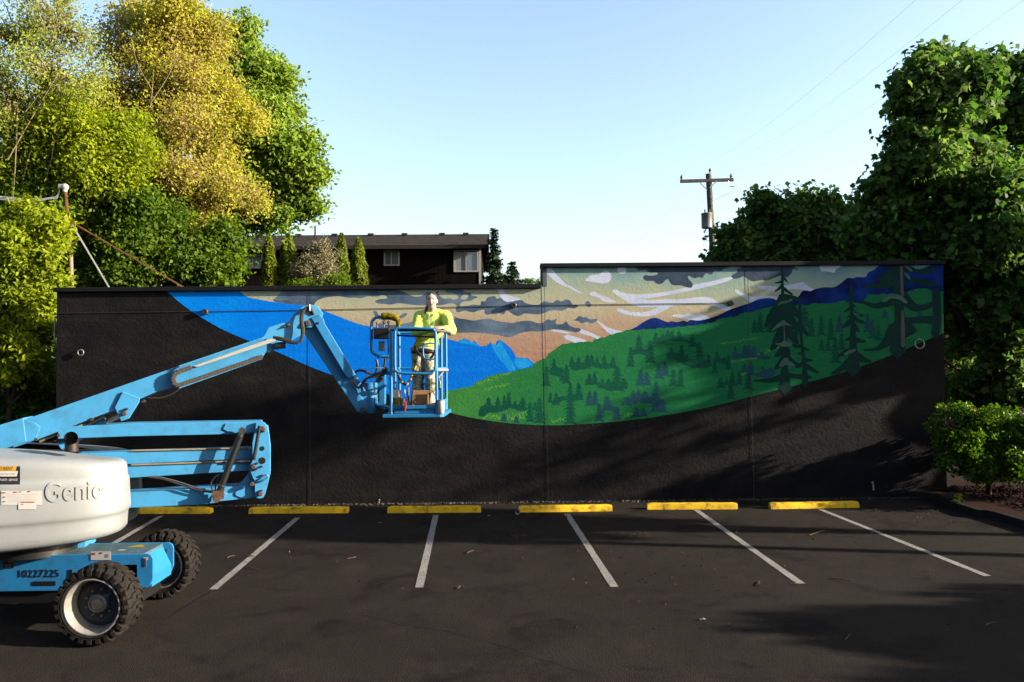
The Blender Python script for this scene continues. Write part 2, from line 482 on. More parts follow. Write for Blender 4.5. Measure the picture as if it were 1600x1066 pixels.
def _glass():
    m, nt, b, out = newmat('glass')
    b.inputs['Base Color'].default_value = (.05, .07, .09, 1); b.inputs['Roughness'].default_value = .06
    b.inputs['Specular IOR Level'].default_value = .9
_glass()
plain('blind', (.48, .50, .50), .6, var=.05)
plain('wood_pole', (.19, .175, .16), .85, var=.3, scale=8, bmp=.4, bscale=30)
plain('transformer', (.26, .29, .31), .5, var=.1)
plain('insulator', (.10, .07, .05), .3)
plain('wire', (.9, .95, 1.0), .6)
plain('galv', (.52, .53, .53), .45, .6, var=.15)
plain('rust_pipe', (.24, .115, .06), .8, var=.45, scale=6)
plain('tan_pipe', (.42, .35, .25), .7, var=.2, scale=5)
plain('bark', (.075, .058, .043), .9, var=.4, scale=9, bmp=.8, bscale=18)
plain('bark_pale', (.38, .31, .20), .85, var=.3, scale=7, bmp=.6, bscale=22)
plain('mulch', (.045, .018, .012), .9, var=.6, scale=30)
plain('litter', (.20, .115, .06), .85, var=.6, scale=8)
plain('twig', (.20, .14, .09), .85, var=.3)
plain('car_red', (.16, .010, .010), .7, var=.05, spec=.05)
plain('beam_red', (.32, .05, .02), .6, var=.2)
plain('brick_far', (.14, .06, .045), .9, var=.3)
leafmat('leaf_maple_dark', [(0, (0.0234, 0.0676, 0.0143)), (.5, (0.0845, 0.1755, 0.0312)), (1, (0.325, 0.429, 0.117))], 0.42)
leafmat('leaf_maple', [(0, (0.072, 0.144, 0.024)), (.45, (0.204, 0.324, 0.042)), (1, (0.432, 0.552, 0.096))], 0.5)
leafmat('leaf_yellow', [(0, (0.312, 0.204, 0.12)), (.28, (0.408, 0.324, 0.12)), (.55, (0.504, 0.48, 0.066)), (1, (0.624, 0.648, 0.072))], 0.5)
leafmat('leaf_lime', [(0, (0.092, 0.1552, 0.0138)), (.5, (0.276, 0.3565, 0.0207)), (1, (0.506, 0.575, 0.04025))], 0.5)
leafmat('leaf_mid', [(0, (0.03125, 0.075, 0.0125)), (.5, (0.1063, 0.1875, 0.01875)), (1, (0.275, 0.3625, 0.025))], 0.48)
leafmat('leaf_birch', [(0, (0.312, 0.192, 0.108)), (.3, (0.336, 0.36, 0.084)), (1, (0.408, 0.552, 0.084))], 0.5)
leafmat('leaf_arbor', [(0, (.05, .085, .010)), (.5, (.15, .20, .016)), (1, (.27, .31, .028))], .2, rough=.6)
leafmat('leaf_spruce', [(0, (.010, .026, .014)), (.5, (.022, .045, .022)), (1, (.045, .070, .028))], .1, rough=.6)
leafmat('leaf_dry', [(0, (.17, .16, .09)), (.5, (.29, .28, .15)), (1, (.36, .36, .18))], .25, rough=.7)
leafmat('leaf_hedge', [(0, (.030, .085, .008)), (.5, (.080, .17, .012)), (1, (.17, .29, .018))], .4, rough=.35)

# ------------------------------------------------------------------ ground
def ground():
    mb = MB()
    mb.poly([(-900, -400, -.03), (900, -400, -.03), (900, 1600, -.03), (-900, 1600, -.03)])
    g = mb.build('ground', 'earth', origin=(0, 0, 0)); tag(g, 'dark earth running out to the horizon', 'ground', kind='structure')
    mb = MB()
    # asphalt as a strip of quads so that wear can follow it
    mb.poly([(-40, -30, 0), (60, -30, 0), (60, 16.99, 0), (-40, 16.99, 0)])
    mb.poly([(9.7, 17.0, .001), (60, 17.0, .001), (60, 60, .001), (9.7, 60, .001)])
    lot = mb.build('parking_lot', 'asphalt', origin=(0, 0, 0)); tag(lot, 'dark worn asphalt of the parking lot', 'pavement', kind='structure')
    lines = [((252, 806), (176, 850)), ((465, 809), (333, 921)), ((681, 805), (655, 918)), ((886, 803), (960, 917)), ((1088, 797), (1252, 912)), ((1282, 796), (1543, 900))]
    for a, b in lines:
        A = G(*a, .004); B = G(*b, .004); d = (B-A)/np.linalg.norm(B-A); s = np.array([d[1], -d[0], 0])*.055
        m2 = MB(); k = 14; L = []; Rr = []
        for i in range(k+1):
            p = A+(B-A)*i/k; w = 1+random.uniform(-.07, .07)
            L.append(p-s*w); Rr.append(p+s*w)
        m2.poly(L+Rr[::-1]); m2.build('parking_line', 'line_paint', lot)
    # crack that carries on from the end of one line
    pts = [(333, 921), (318, 931), (305, 938), (290, 948), (279, 954), (264, 965)]
    m2 = MB(); L = []; Rr = []
    for i, q in enumerate(pts):
        p = G(*q, .003); w = .010+.012*random.random()
        L.append(p+np.array([-.6, .8, 0])*w); Rr.append(p-np.array([-.6, .8, 0])*w)
    m2.poly(L+Rr[::-1]); m2.build('pavement_crack', 'black_metal', lot)
    for a, b in (((560, 960), (760, 1000)), ((1010, 985), (1130, 930)), ((760, 1000), (905, 1050)), ((430, 1000), (330, 1062))):
        A = G(*a, .003); B = G(*b, .003); n_ = 16; L = []; Rr = []; off = 0.0
        for i in range(n_+1):
            off += random.uniform(-.03, .03); p = A+(B-A)*i/n_+np.array([0, off, 0]); w = .003+.004*random.random()*(1 if 0 < i < n_ else 0)
            L.append(p+np.array([0, w, 0])); Rr.append(p-np.array([0, w, 0]))
        m2 = MB(); m2.poly(L+Rr[::-1]); m2.build('pavement_crack', 'black_metal', lot)
ground()

def wheel_stops():
    data = [((150, 803), (328, 803), 'chipped yellow wheel stop half hidden behind the blue boom lift'),
            ((388, 803), (543, 802), 'yellow concrete wheel stop just right of the folded blue lift arms'),
            ((605, 802), (751, 801), 'yellow concrete wheel stop below the basket with the painter'),
            ((811, 801), (957, 799), 'brightest sunlit yellow wheel stop, with a paper cup at its left end'),
            ((1012, 796.5), (1153, 796), 'yellow wheel stop with dappled shade, second from the planter'),
            ((1205, 796), (1343, 793.5), 'dull yellow wheel stop nearest the planter and hedge')]
    for a, b, lab in data:
        A = G(*a); B = G(*b); d = (B-A)/np.linalg.norm(B-A); n = np.array([-d[1], d[0], 0]); z = np.array([0, 0, 1.0])
        L = np.linalg.norm(B-A); mb = MB(); k = 24; rings = []
        for i in range(k+1):
            t = i/k; e = min(t, 1-t)*L; hh = .120*(1 if e > .04 else .86)
            dx = [random.uniform(-.004, .004) for _ in range(6)]
            c = A+d*(t*L)
            sec = [(0, 0), (.012, .055), (.035, hh-.012), (.055, hh), (.125, hh), (.145, hh-.012), (.168, .055), (.18, 0)]
            rings.append([c+n*(x+random.uniform(-.003, .003))+z*(y+random.uniform(-.003, .003)*(y > 0)) for x, y in sec])
        o = [p for r in rings for p in r]; q = len(rings[0]); fs = []
        for i in range(k):
            for j in range(q-1): fs.append((i*q+j, (i+1)*q+j, (i+1)*q+j+1, i*q+j+1))
        fs.append(tuple(range(q))); fs.append(tuple(k*q+j for j in range(q-1, -1, -1)))
        mb.add(o, fs)
        tag(mb.build('wheel_stop', 'yellow_stop', smooth=30), lab, 'wheel stop', 'yellow wheel stops along the painted wall')
wheel_stops()

# ------------------------------------------------------------------ the painted building
XL, XS, XR = W(88, 600)[0], W(846.5, 430)[0], W(1476, 600)[0]
H1, H2 = 4.64, 5.08
bld = thing('painted_building', ((XL+XR)/2, 20, 0), 'low black stucco building with a mountain mural across its long wall', 'building')
def building():
    mb = MB()
    outline = [(XL, 0), (XR, 0), (XR, H2-.05), (XS+.02, H2-.05), (XS+.02, H1-.05), (XL, H1-.05)]
    mb.prism([(x, YW, z) for x, z in outline], (0, .25, 0))
    mb.build('wall', 'wall_black', bld)
    mb = MB()
    mb.box(((XL+XS)/2, YW+4.9, (H1-.5)/2), (XS-XL-.02, 9.25, H1-.5)); mb.box(((XS+XR)/2, YW+4.9, (H2-.5)/2), (XR-XS-.02, 9.25, H2-.5))
    mb.build('block', 'wall_black', bld)
    mb = MB(); mb.box(((XL+XS)/2-.03, YW+.1, H1-.045), (XS-XL+.02, .36, .09)); mb.build('coping', 'coping', bld, bevel=.008)
    mb = MB(); mb.box(((XS+XR)/2, YW+.1, H2-.042), (XR-XS+.06, .36, .085)); mb.build('coping', 'coping', bld, bevel=.008)
    mb = MB(); mb.box((XS-.002, YW+.1, (H1+H2)/2-.045), (.035, .36, H2-H1-.085)); mb.build('coping_end', 'coping', bld)
    mb = MB(); mb.box((XS+.065, YW+.002, (H1+H2)/2-.07), (.085, .02, H2-H1-.04)); mb.build('corner_trim', 'trim_grey', bld)
building()

LAYER = {'n': 0}
def murals(name, mat, shapes, base):
    for k, s in enumerate(shapes): mural(name, mat, [s], base+.000006*k)
def mural(name, mat, shapes, base, dz=.0002):
    """shapes: lists of (x, y) picture points, each a flat coat of paint on the wall, mm above the coat below"""
    mb = MB()
    for k, s in enumerate(shapes):
        pts = [W(x, y, base+dz*k) for x, y in s]
        mb.poly(pts)
    o = mb.build(name, mat, bld)
    me = o.data
    # make all coats face the street
    bm = bmesh.new(); bm.from_mesh(me)
    for f in bm.faces:
        if f.normal.y > 0: f.normal_flip()
    bm.to_mesh(me); bm.free()
    return o
def cm(pts, n=5): return [tuple(p) for p in catmull(pts, n, True)]
def cmo(pts, n=5): return [tuple(p) for p in catmull(pts, n, False)]
def stroke(pts, ws, n=5):
    P = catmull(pts, n); k = len(P); wv = np.interp(np.linspace(0, 1, k), np.linspace(0, 1, len(ws)), ws)
    L = []; Rr = []
    for i, p in enumerate(P):
        t = P[min(i+1, k-1)]-P[max(i-1, 0)]; t = t/(np.linalg.norm(t)+1e-9); nn = np.array([-t[1], t[0]])
        L.append(tuple(p+nn*wv[i]/2)); Rr.append(tuple(p-nn*wv[i]/2))
    e = P[-1]+(P[-1]-P[-2])/np.linalg.norm(P[-1]-P[-2])*wv[-1]*.5
    s0 = P[0]+(P[0]-P[1])/np.linalg.norm(P[0]-P[1])*wv[0]*.5
    return [tuple(s0)]+L+[tuple(e)]+Rr[::-1]
def jag(pts, amp, step):
    out = []
    for a, b in zip(pts[:-1], pts[1:]):
        a = np.array(a); b = np.array(b); L = np.linalg.norm(b-a); k = max(1, int(L/step))
        for i in range(k):
            p = a+(b-a)*i/k; out.append((p[0]+random.uniform(-.3, .3)*step, p[1]+random.uniform(-amp, amp*.4)))
    out.append(tuple(pts[-1])); return out
def pine(x, yt, yb, hw, rows=None):
    h = yb-yt; rows = rows or max(3, int(h/5.5)); L = []; Rr = []
    for i in range(rows):
        t1 = (i+1)/rows; w = hw*(.30+.70*t1**.8)*random.uniform(.8, 1.15); y = yt+h*t1
        w2 = hw*.32*t1
        L += [(x-w, y+random.uniform(-.8, .8)), (x-w2-.4, y-h/rows*.28)]
        w = hw*(.30+.70*t1**.8)*random.uniform(.8, 1.15)
        Rr += [(x+w, y+random.uniform(-.8, .8)), (x+w2+.4, y-h/rows*.28)]
    return [(x, yt)]+Rr[:-1]+[(x, yb-h/rows*.2)]+L[:-1][::-1]
BOT = [(258, 453), (275, 468), (300, 487), (340, 511), (370, 525), (405, 539), (440, 553), (484, 573), (530, 590), (600, 614), (640, 628), (694, 643), (760, 657), (830, 664), (900, 663.5), (1000, 655), (1100, 638), (1180, 618), (1260, 598), (1330, 578), (1400, 552), (1440, 535), (1474, 521)]
BOTS = cmo(BOT, 4)
def bot_y(x):
    xs = [p[0] for p in BOTS]; ys = [p[1] for p in BOTS]; return float(np.interp(x, xs, ys))
def bot_part(x0, x1):
    return [(x0, bot_y(x0))]+[p for p in BOTS if x0 < p[0] < x1]+[(x1, bot_y(x1))]

def paint_wall():
    TOPL, TOPR = 451, 412
    # sky
    sky = [(350, TOPL), (845, 446), (849, 446), (852, TOPR+1), (1474, 410), (1474, 521)]+bot_part(480, 1440)[::-1]+[(440, 500)]
    mural('painted_sky', 'm_sky', [sky], .001)
    white = [
        cm([(775, 448), (783, 447), (790, 459), (800, 463), (812, 467), (816, 472), (800, 474), (789, 476), (783, 466), (779, 457)]),
        cm([(853.5, 416), (862, 420), (870, 430), (885, 444), (898, 451), (910, 459), (906, 458.5), (890, 451), (868, 440), (854, 426)]),
        cm([(914.5, 438), (924, 430), (935, 429), (945, 423), (953, 426), (955, 435), (950, 441.5), (941, 443), (930, 441.5), (922, 440)]),
        cm([(964.5, 421), (968, 416.5), (976, 418), (979, 424), (974, 428), (967, 426)]),
        cm([(921, 458.5), (928, 456), (938, 461), (950, 465), (963, 472), (955, 473), (943, 471), (935, 465), (924, 462)]),
        cm([(957, 456), (962, 452.5), (972, 457), (990, 460), (1015, 459), (1040, 456), (1065, 451), (1090, 444), (1110, 440), (1140, 433), (1146, 434), (1135, 440), (1110, 447), (1085, 453), (1050, 460), (1015, 466), (995, 466), (1010, 468), (1020, 469), (1040, 467.5), (1060, 468), (1085, 465), (1100, 464), (1112, 466), (1122, 472), (1146, 484), (1140, 487), (1125, 482), (1110, 476), (1085, 474), (1065, 476), (1050, 478), (1035, 487), (1020, 493), (1000, 494.5), (980, 492), (970, 489), (964, 485), (967, 482), (985, 487), (1005, 488), (1020, 484), (1026, 480), (1000, 480), (985, 475), (970, 465)]),
        cm([(1051, 494), (1056, 491), (1066, 492), (1076, 490), (1085, 492), (1095, 490), (1105, 495), (1109, 498), (1095, 502), (1080, 502), (1074, 499), (1062, 497)]),
        cm([(1148, 454), (1152, 453), (1162, 459), (1175, 464), (1195, 462), (1215, 464), (1222, 466), (1217, 471), (1200, 467), (1185, 469), (1172, 472), (1164, 466), (1152, 459)]),
        cm([(1182, 447), (1190, 446), (1203, 447), (1215, 449), (1225, 446.5), (1240, 444), (1250, 441.5), (1256, 442), (1264, 448), (1272, 453), (1262, 456), (1252, 453), (1240, 452), (1225, 452), (1208, 454), (1190, 452)]),
        cm([(1283, 413), (1310, 412), (1313, 417), (1306, 421), (1304, 426), (1297, 425), (1290, 424), (1284, 424), (1281, 419)]),
        cm([(933, 501), (941, 506), (950, 512), (964, 516), (972, 518), (960, 523), (952, 521), (944, 514), (937, 507)]),
        cm([(906, 514), (918, 518), (932, 524), (940, 529), (935, 531), (925, 526), (915, 523), (905, 520)]),
        cm([(881, 526), (888, 523.5), (900, 527), (913, 531), (916, 534), (900, 536), (895, 534), (886, 531)]),
        cm([(856, 514), (862, 513), (880, 517), (893, 521), (882, 521), (866, 518)]),
    ]
    for i, s in enumerate(white): mural('painted_white_cloud', 'm_white', [s], .0014+.00002*i)
    grey = [
        cm([(440, 450), (441, 452), (437, 459), (432, 464), (427, 470), (440, 474), (460, 477), (480, 479), (489, 478), (492, 474), (497, 469), (508, 465), (517, 464), (530, 463), (545, 465.5), (555, 465), (565, 466), (575, 463), (588, 463.5), (597, 461.5), (604, 463), (605, 466.5), (600, 467), (592, 468), (586, 471), (590, 474), (600, 475), (610, 476), (622, 474), (635, 475), (650, 477), (660, 477), (668, 477), (676, 476), (690, 477), (700, 474.5), (706, 474), (710, 475), (713, 477), (714, 478), (712, 484), (716, 488), (726, 485.5), (738, 488), (750, 485), (757, 484), (757, 489), (762, 492), (775, 489), (788, 491), (791, 484), (797, 488), (803, 492), (811, 494), (820, 490), (832, 491), (845, 491), (858, 486), (868, 485), (880, 485.5), (888, 481), (898, 482), (904, 477.5), (895, 476), (891, 470), (884, 468), (878, 471), (870, 469), (864, 473), (856, 472), (850, 471), (842, 476), (832, 476), (822, 474), (815, 469), (806, 470), (795, 472), (788, 470), (782, 465.5), (776, 467), (773, 463), (765, 464), (761, 466), (758, 471), (752, 471), (750, 477), (740, 476), (730, 478), (719, 478), (720, 474), (726, 471), (735, 470.5), (740, 467), (746, 465), (743, 462.5), (737, 462), (735, 457), (728, 457), (721, 452), (714, 451), (706, 451), (695, 453), (698, 457), (708, 458), (716, 463), (714, 467), (708, 468.5), (703, 466), (696, 467), (690, 465), (684.5, 459), (685.5, 454), (678, 458), (668, 456), (660, 462), (650, 464), (640, 461), (630, 456), (615, 451), (600, 449), (520, 449.5)], 3),
        cm([(668, 494.5), (709, 499), (709, 494.5), (717, 497.5), (728, 499), (740, 501), (752, 499), (765, 498), (778, 502), (800, 504.5), (815, 502), (828, 501.5), (840, 505), (849, 504), (856, 499), (862, 501), (870, 498.5), (868, 505), (873, 507), (880, 506), (885, 502.5), (889, 508), (898, 512), (906, 513), (907, 517), (900, 519), (885, 516.5), (865, 515), (845, 518), (825, 518), (812, 521), (800, 526), (793, 527), (780, 524), (765, 522), (745, 520), (720, 520), (700, 520), (640, 518), (600, 520), (588, 512), (592, 505), (610, 508), (640, 504)], 3),
        cm([(896, 500.5), (900, 498.5), (905, 494), (911, 496), (916, 495.5), (922, 499), (933, 498.5), (930, 503), (925, 505.5), (917, 503), (909, 505.5), (904, 502)]),
        cm([(915, 473), (919, 470.5), (922, 474), (924.5, 477), (921, 480), (917, 478)]),
        cm([(583, 487), (588, 486.5), (594, 494), (600, 490), (606, 490.5), (613, 495), (624, 494), (630, 490), (636, 490), (633, 495), (624, 498), (610, 500), (596, 500), (588, 496)]),
    ]
    for i, s in enumerate(grey): mural('painted_grey_cloud', 'm_cloud', [s], .0018+.00003*i)
    hole = cm([(720, 464.5), (725, 461), (730, 461), (731, 465), (726, 468), (721, 467.5)])
    mural('painted_cloud_gap', 'm_sky', [hole], .0021)
    dark = [
        cm([(985, 411), (992, 415), (998, 422.5), (1008, 422), (1016, 426), (1027, 426), (1027, 429), (1018, 431), (1008, 430), (1005, 434.5), (1010, 439), (1021, 439), (1026, 443), (1033, 444), (1040, 438), (1044, 436.5), (1048, 443), (1054, 446), (1064, 446), (1075, 449.5), (1081, 449), (1082, 443), (1075, 435), (1077, 431), (1085, 435), (1092, 433), (1098, 434), (1103, 427), (1112, 429), (1117, 422), (1125, 424), (1131, 420), (1137, 417.5), (1140, 411)], 3),
        cm([(1162, 411), (1158, 419), (1152, 420), (1152, 425), (1143, 431), (1146, 435.5), (1154, 435), (1162, 432), (1170, 437), (1178, 440), (1190, 437.5), (1198, 438.5), (1208, 435), (1219, 431), (1226, 432.5), (1231, 433), (1237, 426), (1239, 420.5), (1246, 422), (1246, 420), (1241, 418), (1239, 411)], 3)]
    for i, s in enumerate(dark): mural('painted_dark_cloud', 'm_cloud_dark', [s], .0022+.00005*i)
    # blue ridges on the left
    top = cmo([(352, 449), (371, 452.8), (384, 463), (409, 469), (450, 475), (489, 479), (504, 485), (525, 493), (555, 504.5), (578, 510), (640, 518), (695, 528.5)], 4)
    peaks = [(715, 534), (720, 531), (725.5, 529), (731, 531), (736, 534.5), (742, 533), (747, 538), (751, 542), (757, 540), (760, 540.5), (767, 535), (770, 537.5), (773.5, 540), (777, 533), (780, 531), (784, 533), (788.5, 536), (794, 541), (799, 545), (803, 552), (806.5, 558), (824.6, 560), (835, 568), (838, 571)]
    blue = top+peaks+[(838, 590), (760, 640)]+bot_part(258, 700)[::-1]+[(258, 449)]
    mural('painted_blue_mountain', 'm_blue', [blue], .0025)
    teal = [cm([(767, 536), (772, 548), (780, 560), (790, 572), (797, 580), (806, 578), (800, 565), (790, 548), (783, 534), (779, 533), (776, 540)]),
            cm([(806, 559), (824, 561), (833, 568), (824, 574), (812, 576), (804, 568)]),
            cm([(715, 535), (725, 530.5), (731, 533), (742, 535), (748, 541), (738, 539), (728, 537)])]
    murals('painted_peak_light', 'm_teal', teal, .0028)
    # navy ridge on the right
    nv = cmo([(972, 519), (982.5, 516), (994, 511), (1005, 503.6), (1017, 497.6), (1026, 497), (1035, 500.6), (1044, 503.6), (1049, 502), (1058, 503.6), (1068, 501), (1074, 503), (1079, 500), (1092, 501), (1107, 498), (1122, 493), (1140, 484), (1158, 478), (1173, 473), (1185, 468), (1200, 466), (1209, 467), (1217, 471), (1235, 470), (1247, 464), (1252, 457), (1257, 453.7), (1266, 455), (1273, 452), (1288, 449), (1302, 449), (1312, 444), (1324, 434.5), (1332, 435), (1340, 433), (1352, 433), (1357, 425.6), (1367, 421), (1377, 411)], 3)
    mural('painted_navy_mountain', 'm_navy', [nv+[(1474, 409), (1474, 490), (1100, 530), (985, 525)]], .0025)
    mural('painted_sky_gap', 'm_sky', [cm([(1419, 411), (1426, 417), (1434, 421), (1443, 419), (1452, 415), (1455, 411)])], .0028)
    # green hill
    gt = [(690, 612.7), (714, 609), (737, 603), (744, 598), (759, 592), (764, 588), (785, 583.5), (800, 582), (809, 578), (827, 576), (836, 569), (843, 563), (853, 560), (857, 553), (863, 549.5), (869, 545), (875, 540), (890, 536), (903, 535), (918, 533), (926, 535), (930, 530.7), (941, 528.4), (952, 525), (964, 521), (982, 516), (1000, 516), (1020, 514), (1046, 513), (1070, 510), (1090, 508.5), (1110, 505), (1122, 500), (1135, 495.6), (1150, 496), (1160, 490), (1172, 488), (1190, 484), (1202, 480), (1220, 480), (1247, 477), (1260, 477.5), (1278, 474.5), (1300, 474), (1316, 471.5), (1347, 475), (1356, 461), (1376, 460), (1419, 457), (1432, 451), (1446, 451), (1454, 455), (1474, 455)]
    green = jag(gt, 1.6, 3.2)+bot_part(690, 1473)[::-1]
    mural('painted_green_hill', 'm_green', [green], .0031)
    grass = []
    for x0, y0, x1, y1, th in ((744, 601, 800, 583.5, 5), (758, 610, 795, 601, 4), (752, 652, 820, 655, 6), (800, 650, 826, 648, 7), (862, 660, 885, 655, 5), (968, 656, 990, 647, 5), (1126, 538, 1182, 529, 2.5), (1152, 589, 1174, 582, 4), (1198, 549, 1222, 543, 4), (1140, 566, 1186, 560, 2.5), (1160, 558, 1200, 551, 2.5)):
        k = int(abs(x1-x0)/1.6)
        for i in range(k):
            t = (i+random.random())/k; x = x0+(x1-x0)*t; y = y0+(y1-y0)*t+random.uniform(-.4, .5)*th; l = random.uniform(.5, 1.1)*th
            y = min(y, bot_y(x)-.4)
            grass.append([(x-.55, y), (x+.9, y-l), (x+.65, y)])
    mural('painted_grass', 'm_grass', grass, .0033, .0000006)['kind'] = 'stuff'
    ptrees = [(854, 571, 604, 8), (866, 559, 585, 7), (878, 573, 596, 5), (885, 568, 600, 8), (894, 556.5, 574, 6), (904, 556.5, 577, 6), (918, 553.5, 577, 8), (925, 553.5, 574, 6), (933, 556, 575, 5), (944, 554, 577, 6), (958, 555.5, 574, 6), (964, 572, 611, 14), (975, 590, 607, 8), (951, 591, 609, 7), (941, 591, 607, 6), (929, 581, 602, 7), (921, 583, 602, 7), (891, 597, 663, 11), (904, 597, 626, 9), (869, 612, 633, 7), (860, 612, 630, 5), (764, 620, 641, 8), (778, 620, 639, 7), (788, 617, 638, 6), (795, 612, 637, 7), (805, 626, 639, 6), (817, 620, 640, 8), (828, 628, 660, 8), (836, 628, 642, 5), (843, 621, 662, 11),
              (985.6, 542, 574, 8), (998.5, 522, 552, 9), (1016, 531, 568, 11), (1025, 518.5, 538, 7), (1036, 520, 535, 6), (1044, 515, 533, 7), (1050, 516, 533, 6), (1061, 517.5, 534, 8), (1082, 521, 543, 8), (1049, 542, 563, 8), (1065, 539, 567, 9), (1073, 553, 571, 7), (1093, 535, 576, 13), (1107, 553, 573, 7), (1120, 549, 566, 7), (1117, 563, 583, 6), (1132, 556, 570, 5), (1138, 554, 578, 7), (1052, 577, 604, 8), (1063.5, 577, 605, 8), (1126, 588, 607, 8), (1135, 588, 602, 5), (1144, 578, 604, 8), (1155, 579, 602, 7), (1142, 590, 625, 8), (1169, 583, 609, 9),
              (1188, 487, 520, 9), (1179, 498, 521, 7), (1200, 492, 520, 7), (1257, 480, 512, 12), (1283, 492, 525, 8), (1298, 496, 532, 8), (1268, 496, 527, 8), (1284, 530, 549, 7), (1294, 531, 549, 6), (1305, 525, 568, 10), (1315, 520, 547, 8), (1372, 506, 533, 8), (1363, 498, 530, 8)]
    bands = [cm([(748, 645), (753, 634), (765, 634), (780, 633), (800, 632), (818, 634), (824, 640), (812, 642), (800, 637), (790, 641), (775, 645), (764, 645), (756, 651), (749, 650)]),
             cm([(860, 576), (870, 573), (882, 580), (876, 587), (866, 587), (860, 584)]),
             cm([(890, 566), (905, 567), (920, 565), (940, 568), (958, 568), (964, 574), (945, 576), (932, 573), (922, 571), (910, 577), (895, 578)]),
             cm([(862, 628), (875, 620), (890, 618), (908, 614), (910, 624), (893, 626), (880, 626), (868, 633)]),
             cm([(915, 594), (925, 594), (940, 598), (955, 598), (975, 598), (980, 607), (965, 608), (950, 610), (938, 605), (928, 599), (918, 602)]),
             cm([(986, 548), (1000, 546), (1016, 548), (1012, 556), (998, 553), (986, 556)]),
             cm([(1022, 530), (1040, 526), (1056, 526), (1076, 532), (1090, 538), (1086, 542), (1070, 534), (1052, 531), (1036, 536), (1026, 538)]),
             cm([(1042, 552), (1060, 552), (1076, 560), (1092, 562), (1108, 564), (1108, 574), (1086, 575), (1070, 570), (1056, 563), (1043, 560)]),
             cm([(1118, 560), (1138, 561), (1140, 568), (1120, 566)])]
    murals('painted_pine', 'm_tree', [pine(*t) for t in ptrees]+bands, .0037)
    nav = [(1001, 577, 603, 9), (1011, 580, 603, 8), (1030, 570, 592, 9), (1039, 565, 588, 8), (1025, 595, 644, 11), (990, 609, 632, 8), (998, 608, 630, 8), (1008, 609, 626, 7), (980, 620, 634, 9), (994, 635, 652, 9), (1006, 637, 651, 7), (1036, 623, 645, 9), (1149, 541, 560, 7), (1164, 538, 557, 8), (1171, 538, 556, 7), (1178, 539, 556, 7), (1190, 549, 562, 8), (1163, 568, 582, 7), (1173, 564, 587, 8), (921, 611, 635, 8), (930, 610, 634, 7), (949, 618, 642, 11), (937, 631, 659, 9), (964, 634, 657, 9), (788, 646, 659, 6), (807, 650, 661, 6), (1312, 492, 520, 8), (1356, 489, 520, 9), (1383, 484, 498, 8), (1437, 486, 499, 8), (1202, 575, 592, 9), (1192, 572, 590, 9)]
    nb = [cm([(972, 632), (985, 622), (1005, 620), (1020, 620), (1036, 626), (1030, 632), (1012, 630), (995, 627), (982, 633)]),
          cm([(940, 640), (950, 634), (965, 637), (966, 644), (950, 641), (942, 645)]),
          cm([(1146, 556), (1165, 552), (1190, 556), (1203, 556), (1200, 562), (1180, 559), (1160, 559), (1150, 561)]),
          cm([(1178, 586), (1190, 580), (1205, 575), (1212, 582), (1205, 588), (1190, 590)])]
    murals('painted_blue_pine', 'm_tree_blue', [pine(*t) for t in nav]+nb, .0045)
    # tall foreground firs
    def fir(strokes): return [stroke(p, w) for p, w in strokes]
    A = fir([([(1222, 412), (1222.5, 440), (1223.5, 470), (1225, 500), (1224, 540), (1226, 575), (1226, 606)], [3, 4, 6, 14, 10, 10, 22]),
             ([(1222, 440), (1217, 441.5), (1211.5, 442)], [5, 3, 1.6]), ([(1224, 434), (1228, 438), (1230.5, 441)], [5, 3, 1.6]),
             ([(1222, 447), (1216, 452), (1211, 455)], [6, 3.5, 1.8]), ([(1225, 451), (1231, 456), (1238, 460)], [6, 4, 2.5]),
             ([(1222, 463), (1215, 474), (1207, 482)], [10, 8, 3]), ([(1226, 463), (1238, 465), (1248, 467)], [8, 7, 4]),
             ([(1224, 470), (1212, 486), (1203, 498), (1196, 510)], [20, 16, 12, 3]), ([(1226, 474), (1240, 486), (1252, 498)], [20, 14, 4]),
             ([(1223, 490), (1212, 508), (1204, 519)], [22, 16, 3]), ([(1228, 492), (1240, 508), (1248, 515)], [20, 14, 4]),
             ([(1225, 512), (1214, 534), (1205, 547)], [18, 14, 4]), ([(1228, 514), (1240, 528), (1246, 536)], [16, 12, 5]),
             ([(1225, 545), (1217, 553), (1211, 556)], [14, 9, 3]), ([(1228, 545), (1234, 554)], [12, 4]),
             ([(1226, 558), (1217, 571), (1211, 576)], [10, 9, 4]), ([(1229, 558), (1243, 570), (1252, 571)], [10, 9, 5]),
             ([(1226, 588), (1206, 594), (1190, 595), (1178, 595)], [12, 8, 5, 2]), ([(1229, 586), (1245, 588), (1256, 585)], [8, 6, 4])])
    B = fir([([(1250, 470), (1250, 500), (1253, 540), (1257, 570), (1258, 600)], [5, 6, 4, 6, 11]),
             ([(1250, 500), (1243, 522), (1238, 530)], [6, 8, 5]), ([(1252, 512), (1262, 524)], [12, 3]),
             ([(1253, 541), (1243, 541), (1236, 536)], [5, 6, 3]), ([(1254, 544), (1260, 546), (1264, 547)], [6, 4, 3]), ([(1255, 553), (1247, 552)], [6, 2]),
             ([(1256, 562), (1264, 563), (1269, 563)], [8, 5, 3]), ([(1256, 568), (1248, 571)], [8, 5]),
             ([(1259, 572), (1270, 578), (1278, 582)], [8, 6, 3.5]), ([(1258, 588), (1268, 590)], [10, 3]), ([(1255, 590), (1242, 589)], [8, 4])])
